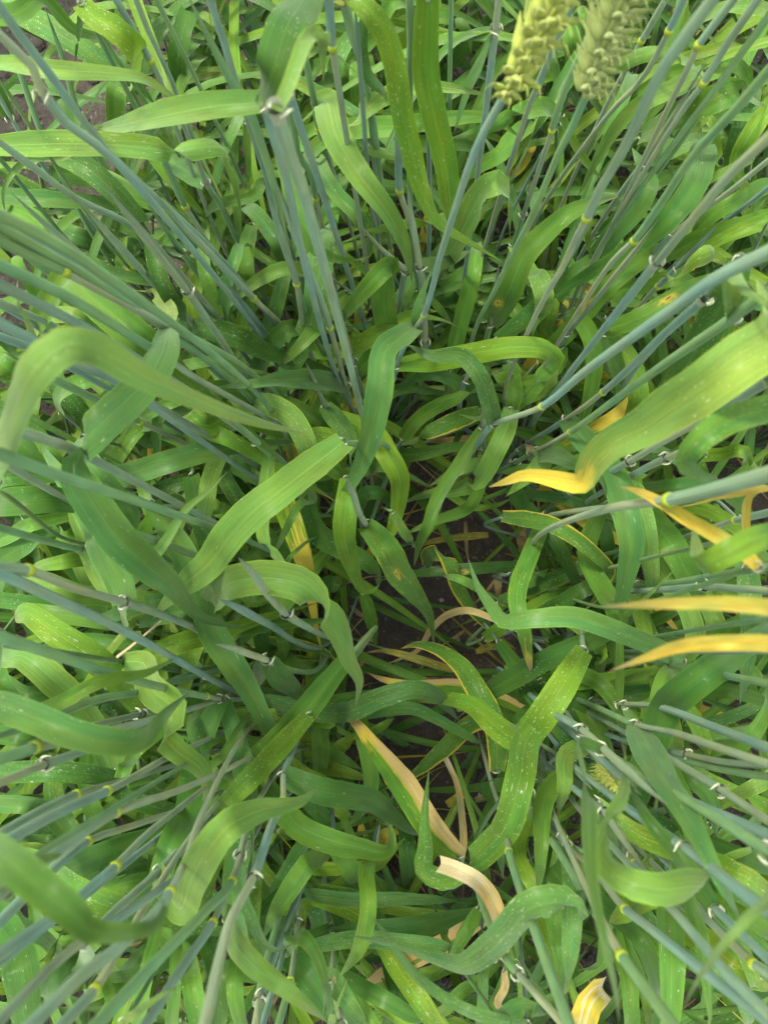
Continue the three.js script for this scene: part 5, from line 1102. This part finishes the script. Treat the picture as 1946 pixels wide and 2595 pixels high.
function buildStem(root, s, r) {
  // from the top down; sheath above a node, bare culm below it, then the collar of the next leaf and its sheath
  const pts = s.pts.map((p) => p.clone()), marks = s.marks.split(''), d0 = pts[0].clone().sub(pts[Math.min(1, pts.length - 1)]).normalize();
  const first = marks.find((m) => m !== '-'); let state = first === 'c' ? 'culm' : 'sheath';
  const sheath = pick(sheathMats, r), culm = pick(culmMats, r);
  let top = pts[0].clone(), ext = null;
  if (s.ear === 1 && top.y < 0.93) { const up = d0.clone(); up.y = Math.max(up.y, 0.75); up.normalize(); const l = (0.90 + 0.08 * r() - top.y) / up.y; ext = [top.clone().addScaledVector(up, l), top.clone().addScaledVector(up, l * 0.5)]; }
  if (!s.ear && marks[0] !== 'c') ext = [top.clone().addScaledVector(d0, 0.055).add(V(0, 0.01, 0)), top.clone().addScaledVector(d0, 0.028)];   // ends in its youngest leaf, still rolled into a spear
  const last = pts[pts.length - 1], prev = pts[pts.length - 2], dir = prev.clone().sub(last).normalize(), low = last.y > 0.05 ? stemTo(crownOf(), last, dir).reverse().slice(1) : [V(last.x * 0.97, -0.012, last.z * 0.97)];
  const all = [...(ext || []), ...pts, ...low], mk = [...(ext || []).map(() => '-'), ...marks, ...low.map(() => '-')];
  const cu = curveOf(all), n = all.length - 1, len = cu.getLength();
  let from = 0; const R = (st) => s.radius * (st === 'culm' ? 0.84 : 1);
  const piece = (a, b, st, endOpen) => {
    if (b - a < 0.02) return; const seg = []; const k = Math.max(4, Math.ceil((b - a) * 5)); for (let i = 0; i <= k; i++) seg.push(cu.getPoint((a + (b - a) * i / k) / n));
    const isTop = a === 0 && !s.ear && ext, isLow = endOpen, l = seg.reduce((q, p, i) => i ? q + p.distanceTo(seg[i - 1]) : 0, 0);
    const g = tube(seg, (t) => R(st) * (isTop ? Math.min(1, 0.04 + Math.pow(t * l / 0.05, 0.8)) : 1) * (isLow ? 1 - 0.25 * t : 1), clamp(Math.round(l / 0.012), 4, 40), 9, r());
    mesh(st === 'culm' ? 'stem' : 'leaf_sheath', g, st === 'culm' ? culm : sheath, root);
  };
  for (let i = 0; i <= n; i++) {
    if (mk[i] === '-' && i < n) continue;
    piece(from, i, state, i === n); if (i === n) break;
    const t = i / n, p = cu.getPoint(t), d = cu.getTangent(t).negate();
    if (mk[i] === 'n') { ringAt('node', ringGeo, nodeMat, root, p, d, s.radius / 0.0023, r() * 6); state = 'culm'; }
    else { ringAt('collar', collarGeo, collarMat, root, p, d, s.radius / 0.0021, r() * 6); state = 'sheath'; }
    from = i;
  }
  if (s.ear) buildEar(root, all[0], cu.getTangent(0).negate(), s.ear === 2 ? (all[0].x + root.position.x > 0.045 && root.position.z < 0 ? 0 : 1) : Math.floor(r() * 2), s.ear === 2 ? (root.position.z > 0 ? 0.6 : 1) : 1, r, s.ear !== 2);
}
function buildShoot(root, base, dir, radius, r, withCollar = true) {
  const path = stemTo(crownOf(), base, dir), g = tube(path, (t) => radius * (1.05 - 0.18 * t) * (t > 0.999 ? 0.03 : 1), clamp(Math.round(base.y / 0.015), 6, 26), 8, r());
  mesh('leaf_sheath', g, pick(shootMats, r), root);
  if (withCollar) ringAt('collar', collarGeo, collarMat, root, base, V().subVectors(base, path[2]).normalize(), radius / 0.0021 * 0.85, r() * 6);
}
function basal(root, wx, wz, r, n, reach, strands) {
  // narrow leaves of side shoots round the crown, and dead strands of the oldest ones
  for (let k = 0; k < n; k++) {
    for (let tries = 0; tries < 6; tries++) {
      const az = r() * 2 * Math.PI, h = reach * (0.2 + 0.8 * r()), off = 0.008 + 0.03 * r(), len = 0.17 + 0.13 * r() + h * 0.25, bx = Math.cos(az) * off, bz = Math.sin(az) * off, az2 = az + (r() - 0.5) * 1.4, cx = Math.cos(az2), cz = Math.sin(az2), stand = 0.35 + 0.5 * r(), out = len * Math.sqrt(1 - stand * stand * 0.7);
      if ([0.35, 0.55, 0.75, 0.95].some((s) => openSoil(wx + bx + cx * out * s, wz + bz + cz * out * s)) && r() > 0.30) continue;
      const base = V(bx, h, bz), side = (r() - 0.5) * 0.10, rise = len * stand * 0.5, droop = len * (0.1 + 0.35 * r());
      const at = (s, y) => V(bx + cx * out * s - cz * side * s * s, Math.max(0.008, h + y), bz + cz * out * s + cx * side * s * s);
      const pts = [base, at(0.22, rise * 0.55), at(0.5, rise * 0.95), at(0.78, rise - droop * 0.35), at(1, rise - droop)];
      buildShoot(root, base, V(cx * 0.2, 1, cz * 0.2).normalize(), 0.0011 + 0.0006 * r(), r, r() < 0.35);
      addBlade(root, pick(['g', 'd', 'g', 'y', 'd', 'b', 'y', 'yl', 'g', 'g'], r), pts, 0.0052 + 0.0048 * r() + 0.008 * h, 0, r, { low: true });
      break;
    }
  }
  for (let k = 0; k < strands; k++) {
    const az = r() * 6.283, cx = Math.cos(az), cz = Math.sin(az), len = 0.06 + 0.10 * r(), h = 0.004 + 0.03 * r(), side = (r() - 0.5) * 0.07, at = (s, y) => V(cx * (0.006 + len * s) - cz * side * s * s, Math.max(0.004, y), cz * (0.006 + len * s) + cx * side * s * s + 0.01 * (r() - 0.5));
    addBlade(root, pick(['t', 't', 'T', 'Yd', 'Y', 't'], r), [at(0, h * 0.6), at(0.3, h + 0.015), at(0.55, h + 0.02 * r()), at(0.8, h * 0.6), at(1, 0.006)], 0.0016 + 0.0026 * r(), 0, r, { low: true });
  }
}
const COLOUR = { g: 'green', b: 'grey-green', d: 'dark green', y: 'light yellow-green', p: 'pale green' };
function placeOf(x, z) {
  const near = (d, q) => { for (let a = 0; a < 8; a++) if (inPoly((x + d * Math.cos(a * 0.785)) * 1000, (z + d * Math.sin(a * 0.785)) * 1000, q)) return true; return false; };
  if (near(0.05, OPEN_SOIL[0])) return 'beside the dark soil gap';
  if (near(0.06, OPEN_SOIL[1])) return 'beside the gravelly soil patch';
  if (OPEN_SOIL.slice(2).some((q) => near(0.05, q))) return 'beside small open soil';
  let best = null; for (const q of PLANTS) if (q.note && (q.x !== x || q.z !== z)) { const d = Math.hypot(q.x - x, q.z - z); if (!best || d < best[0]) best = [d, q.note]; }
  return best ? 'near the ' + best[1].split(/ (?:with|that|in|on|over|beside|and|lying|crossing|whose|held|along|between|stretched|dried|folded|reaching|sweeping|resting|bridging|curving|slanting|creased|ending|sagging|below|bent|drooping|curling|rising|running|standing) /)[0] : 'amid dense leaves';
}
function describe(p) {
  if (p.note) return ('wheat plant bearing a ' + p.note).split(' ').slice(0, 16).join(' ');
  const n = p.S.length, stems = n > 2 ? 'several stems' : n === 2 ? 'two stems' : n === 1 ? 'one stem' : 'only leafy shoots';
  const big = p.L.slice().sort((a, b) => b.width - a.width)[0], col = big ? (COLOUR[big.code[0]] || 'yellowing') : 'green', dry = p.L.some((l) => /^[tTY]/.test(l.code)), ear = p.S.some((s) => s.ear === 2);
  return `${col} wheat plant with ${ear ? 'a green ear and ' : ''}${stems}${dry ? ' and a dying leaf' : ''} ${placeOf(p.x, p.z)}`.split(' ').length > 16 ? `${col} wheat plant with ${stems} ${placeOf(p.x, p.z)}` : `${col} wheat plant with ${ear ? 'a green ear and ' : ''}${stems}${dry ? ' and a dying leaf' : ''} ${placeOf(p.x, p.z)}`;
}
function plantRoot(x, z) { const root = new THREE.Group(); root.name = numbered('wheat_plant'); root.position.set(x, soilHeight(x, z), z); scene.add(root); return root; }
for (const p of PLANTS) {
  const r = rnd(p.seed * 7919), root = plantRoot(p.x, p.z);
  root.userData = { label: describe(p), category: 'wheat plant', group: 'wheat plants of the stand' };
  const collars = [];
  for (const s of p.S) { buildStem(root, s, r); s.pts.forEach((q, i) => { if (s.marks[i] === 'c') collars.push(q); }); }
  for (const l of p.L) {
    const base = l.pts[0];
    if (l.joins === 2) ringAt('collar', collarGeo, collarMat, root, base, UPV, 0.95, r() * 6);
    if (l.joins === 0) buildShoot(root, base, V((l.pts[1].x - base.x) * 2, 0.12, (l.pts[1].z - base.z) * 2).normalize(), clamp(l.width * 0.13, 0.0013, 0.0022), r);
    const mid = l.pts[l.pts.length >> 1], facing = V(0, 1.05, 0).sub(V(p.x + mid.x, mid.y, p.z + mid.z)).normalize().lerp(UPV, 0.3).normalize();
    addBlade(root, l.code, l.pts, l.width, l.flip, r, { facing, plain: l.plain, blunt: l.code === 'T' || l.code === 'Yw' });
  }
  const rad = Math.hypot(p.x, p.z);
  basal(root, p.x, p.z, r, /gap/.test(placeOf(p.x, p.z)) ? 5 : rad < 0.25 ? 5 : 7, rad < 0.22 ? 0.12 : clamp(0.10 + 0.40 * rad, 0.16, 0.36), /gap/.test(placeOf(p.x, p.z)) ? 4 : 2);
}
// plants of the same rows that show only as low leaves between the others
{
  const r = rnd(4242);
  let made = 0;
  for (let tries = 0; tries < 3000 && made < 105; tries++) {
    const x = -0.68 + 1.25 * r(), z = -1.0 + 1.5 * r();
    if (openSoil(x, z) || PLANTS.some((p) => Math.hypot(p.x - x, p.z - z) < 0.046)) continue;
    const p = { x, z, S: [], L: [] }; PLANTS.push(p); made++;
    const root = plantRoot(x, z); root.userData = { label: `low narrow-leaved wheat plant ${placeOf(x, z)}`, category: 'wheat plant', group: 'wheat plants of the stand' };
    basal(root, x, z, r, /gap/.test(placeOf(x, z)) ? 4 : 13, clamp(0.10 + 0.40 * Math.hypot(x, z), 0.12, 0.36), 2);
  }
}
// the stand goes on all round: tall plants beyond the ones in view
{
  const r = rnd(9001), protos = [];
  const tall = (root, q) => {
    for (let k = 0; k < 2; k++) {
      const az = q() * 6.28, lx = Math.cos(az) * 0.05, lz = Math.sin(az) * 0.05, hgt = 0.84 + 0.1 * q(), pt = (y) => V(lx * y / 0.9, y, lz * y / 0.9);
      buildStem(root, { radius: 0.0022, ear: 3, marks: '-n-c-n-c-', pts: [hgt, hgt - 0.22, hgt - 0.26, hgt - 0.31, hgt - 0.38, hgt - 0.47, hgt - 0.50, hgt - 0.54, 0.18].map(pt) }, q);
      for (const y of [hgt - 0.31, hgt - 0.54]) { const a = q() * 6.28, cx = Math.cos(a), cz = Math.sin(a), b = pt(y), l = 0.18 + 0.1 * q(), f = (s, u) => V(b.x + cx * l * s, b.y + u, b.z + cz * l * s); addBlade(root, pick(['g', 'b', 'p', 'd'], q), [b, f(0.25, 0.07), f(0.55, 0.09), f(0.8, 0.04), f(1, -0.04)], 0.013 + 0.004 * q(), 0, q); }
    }
    for (let k = 0; k < 4; k++) { const a = q() * 6.28, cx = Math.cos(a), cz = Math.sin(a), b = V(cx * 0.02, 0.2 + 0.2 * q(), cz * 0.02), l = 0.2, f = (s, u) => V(b.x + cx * l * s, b.y + u, b.z + cz * l * s); buildShoot(root, b, UPV, 0.0018, q); addBlade(root, pick(['g', 'd', 'b'], q), [b, f(0.25, 0.06), f(0.55, 0.07), f(0.8, 0.02), f(1, -0.05)], 0.012, 0, q); }
    
  };
  let made = 0;
  for (let tries = 0; tries < 4000 && made < 70; tries++) {
    const x = -1.25 + 2.4 * r(), z = -1.65 + 2.7 * r();
    // outside the patch in view
    if ((x > -0.74 && x < 0.62 && z > -1.05 && z < 0.6) || PLANTS.some((p) => Math.hypot(p.x - x, p.z - z) < 0.085)) continue;
    PLANTS.push({ x, z }); let root;
    if (made < 6) { root = plantRoot(x, z); tall(root, rnd(500 + made)); protos.push(root); }
    else { root = protos[made % 6].clone(); root.name = numbered('wheat_plant'); root.position.set(x, soilHeight(x, z), z); root.rotation.y = r() * 6.28; scene.add(root); }
    root.userData = { label: 'tall eared wheat plant of the stand surrounding the patch', category: 'wheat plant', group: 'wheat plants round the patch' }; made++;
  }
}
// ------------------------------------------------------------------ weeds in the bottom of the stand
{
  const mat = new THREE.MeshPhysicalMaterial({ name: 'weed_leaf', map: texture(128, 128, (u, v, c) => { const net = Math.abs(Math.sin((v * 9 + Math.abs(u - 0.5) * 9) * Math.PI)), k = 0.75 + 0.25 * net + 0.3 * (vn(u * 20, v * 20) - 0.5); c[0] = 0.04 * k; c[1] = 0.10 * k; c[2] = 0.017 * k; }), roughness: 1, transmission: 0.3, thickness: 0, side: THREE.DoubleSide });
  const leaf = (len, wid, r) => {
    const sh = []; const n = 22; for (let i = 0; i <= n; i++) { const t = i / n, w = wid * Math.pow(Math.sin(Math.PI * Math.pow(t, 0.8)), 0.8) * (i % 2 ? 1.12 : 0.92); sh.push([t, w]); }
    const Pp = [], UV = [], I = []; const nu = 6;
    for (const [t, w] of sh) for (let k = 0; k <= nu; k++) { const a = k / nu * 2 - 1; Pp.push(a * w, 0.25 * len * Math.sin(t * 2.2) + 0.18 * w * Math.abs(a) + 0.0008 * Math.sin(t * 40 + a * 5), t * len); UV.push(k / nu, t); }
    for (let i = 0; i < sh.length - 1; i++) for (let k = 0; k < nu; k++) { const a = i * (nu + 1) + k, b = a + nu + 1; I.push(a, b, a + 1, a + 1, b, b + 1); }
    const g = new THREE.BufferGeometry(); g.setAttribute('position', new THREE.Float32BufferAttribute(Pp, 3)); g.setAttribute('uv', new THREE.Float32BufferAttribute(UV, 2)); g.setIndex(I); g.computeVertexNormals(); return g;
  };
  const weeds = [[-30, 46, 0.022, 7, 'small broad-leaved weed seedling growing on the bare soil'], [-85, 286, 0.06, 8, 'toothed broad-leaved weed under the hanging yellow-green blade'], [-54, 312, 0.05, 7, 'toothed weed rosette below the level dark blades'], [52, 150, 0.02, 6, 'tiny weed seedling by the dry fallen leaves']];
  weeds.forEach(([x, z, size, n, label], w) => {
    const r = rnd(33 + w), root = new THREE.Group(); root.name = numbered('weed'); root.position.set(x / 1000, soilHeight(x / 1000, z / 1000), z / 1000); scene.add(root); root.userData = { label, category: 'weed' };
    mesh('stem', tube([V(0, -0.01, 0), V(0.001, size * 0.3, 0), V(0, size * 0.6, 0.001)], (t) => 0.0016 - 0.0006 * t, 6, 6), greenMats[0], root);
    for (let k = 0; k < n; k++) { const m = mesh('leaf', leaf(size * (0.7 + 0.5 * r()), size * 0.24, r), mat, root); m.position.set(0, size * 0.1 + size * 0.45 * k / n, 0); m.rotation.set(-0.1 - 0.3 * r(), k * 2.4 + r() * 0.4, 0, 'YXZ'); }
  });
}
// a loose dry straw caught in the leaves
{
  const r = rnd(3), o = mesh('dry_straw', tube(triples(STRAW), (t) => 0.0009 - 0.0004 * t, 14, 6), culmMats[0], scene); o.material = stemMat([0.70, 0.60, 0.36], 5);
  o.userData = { label: 'thin dry straw caught across grey-green stems', category: 'straw' };
}
renderer.render(scene, camera);
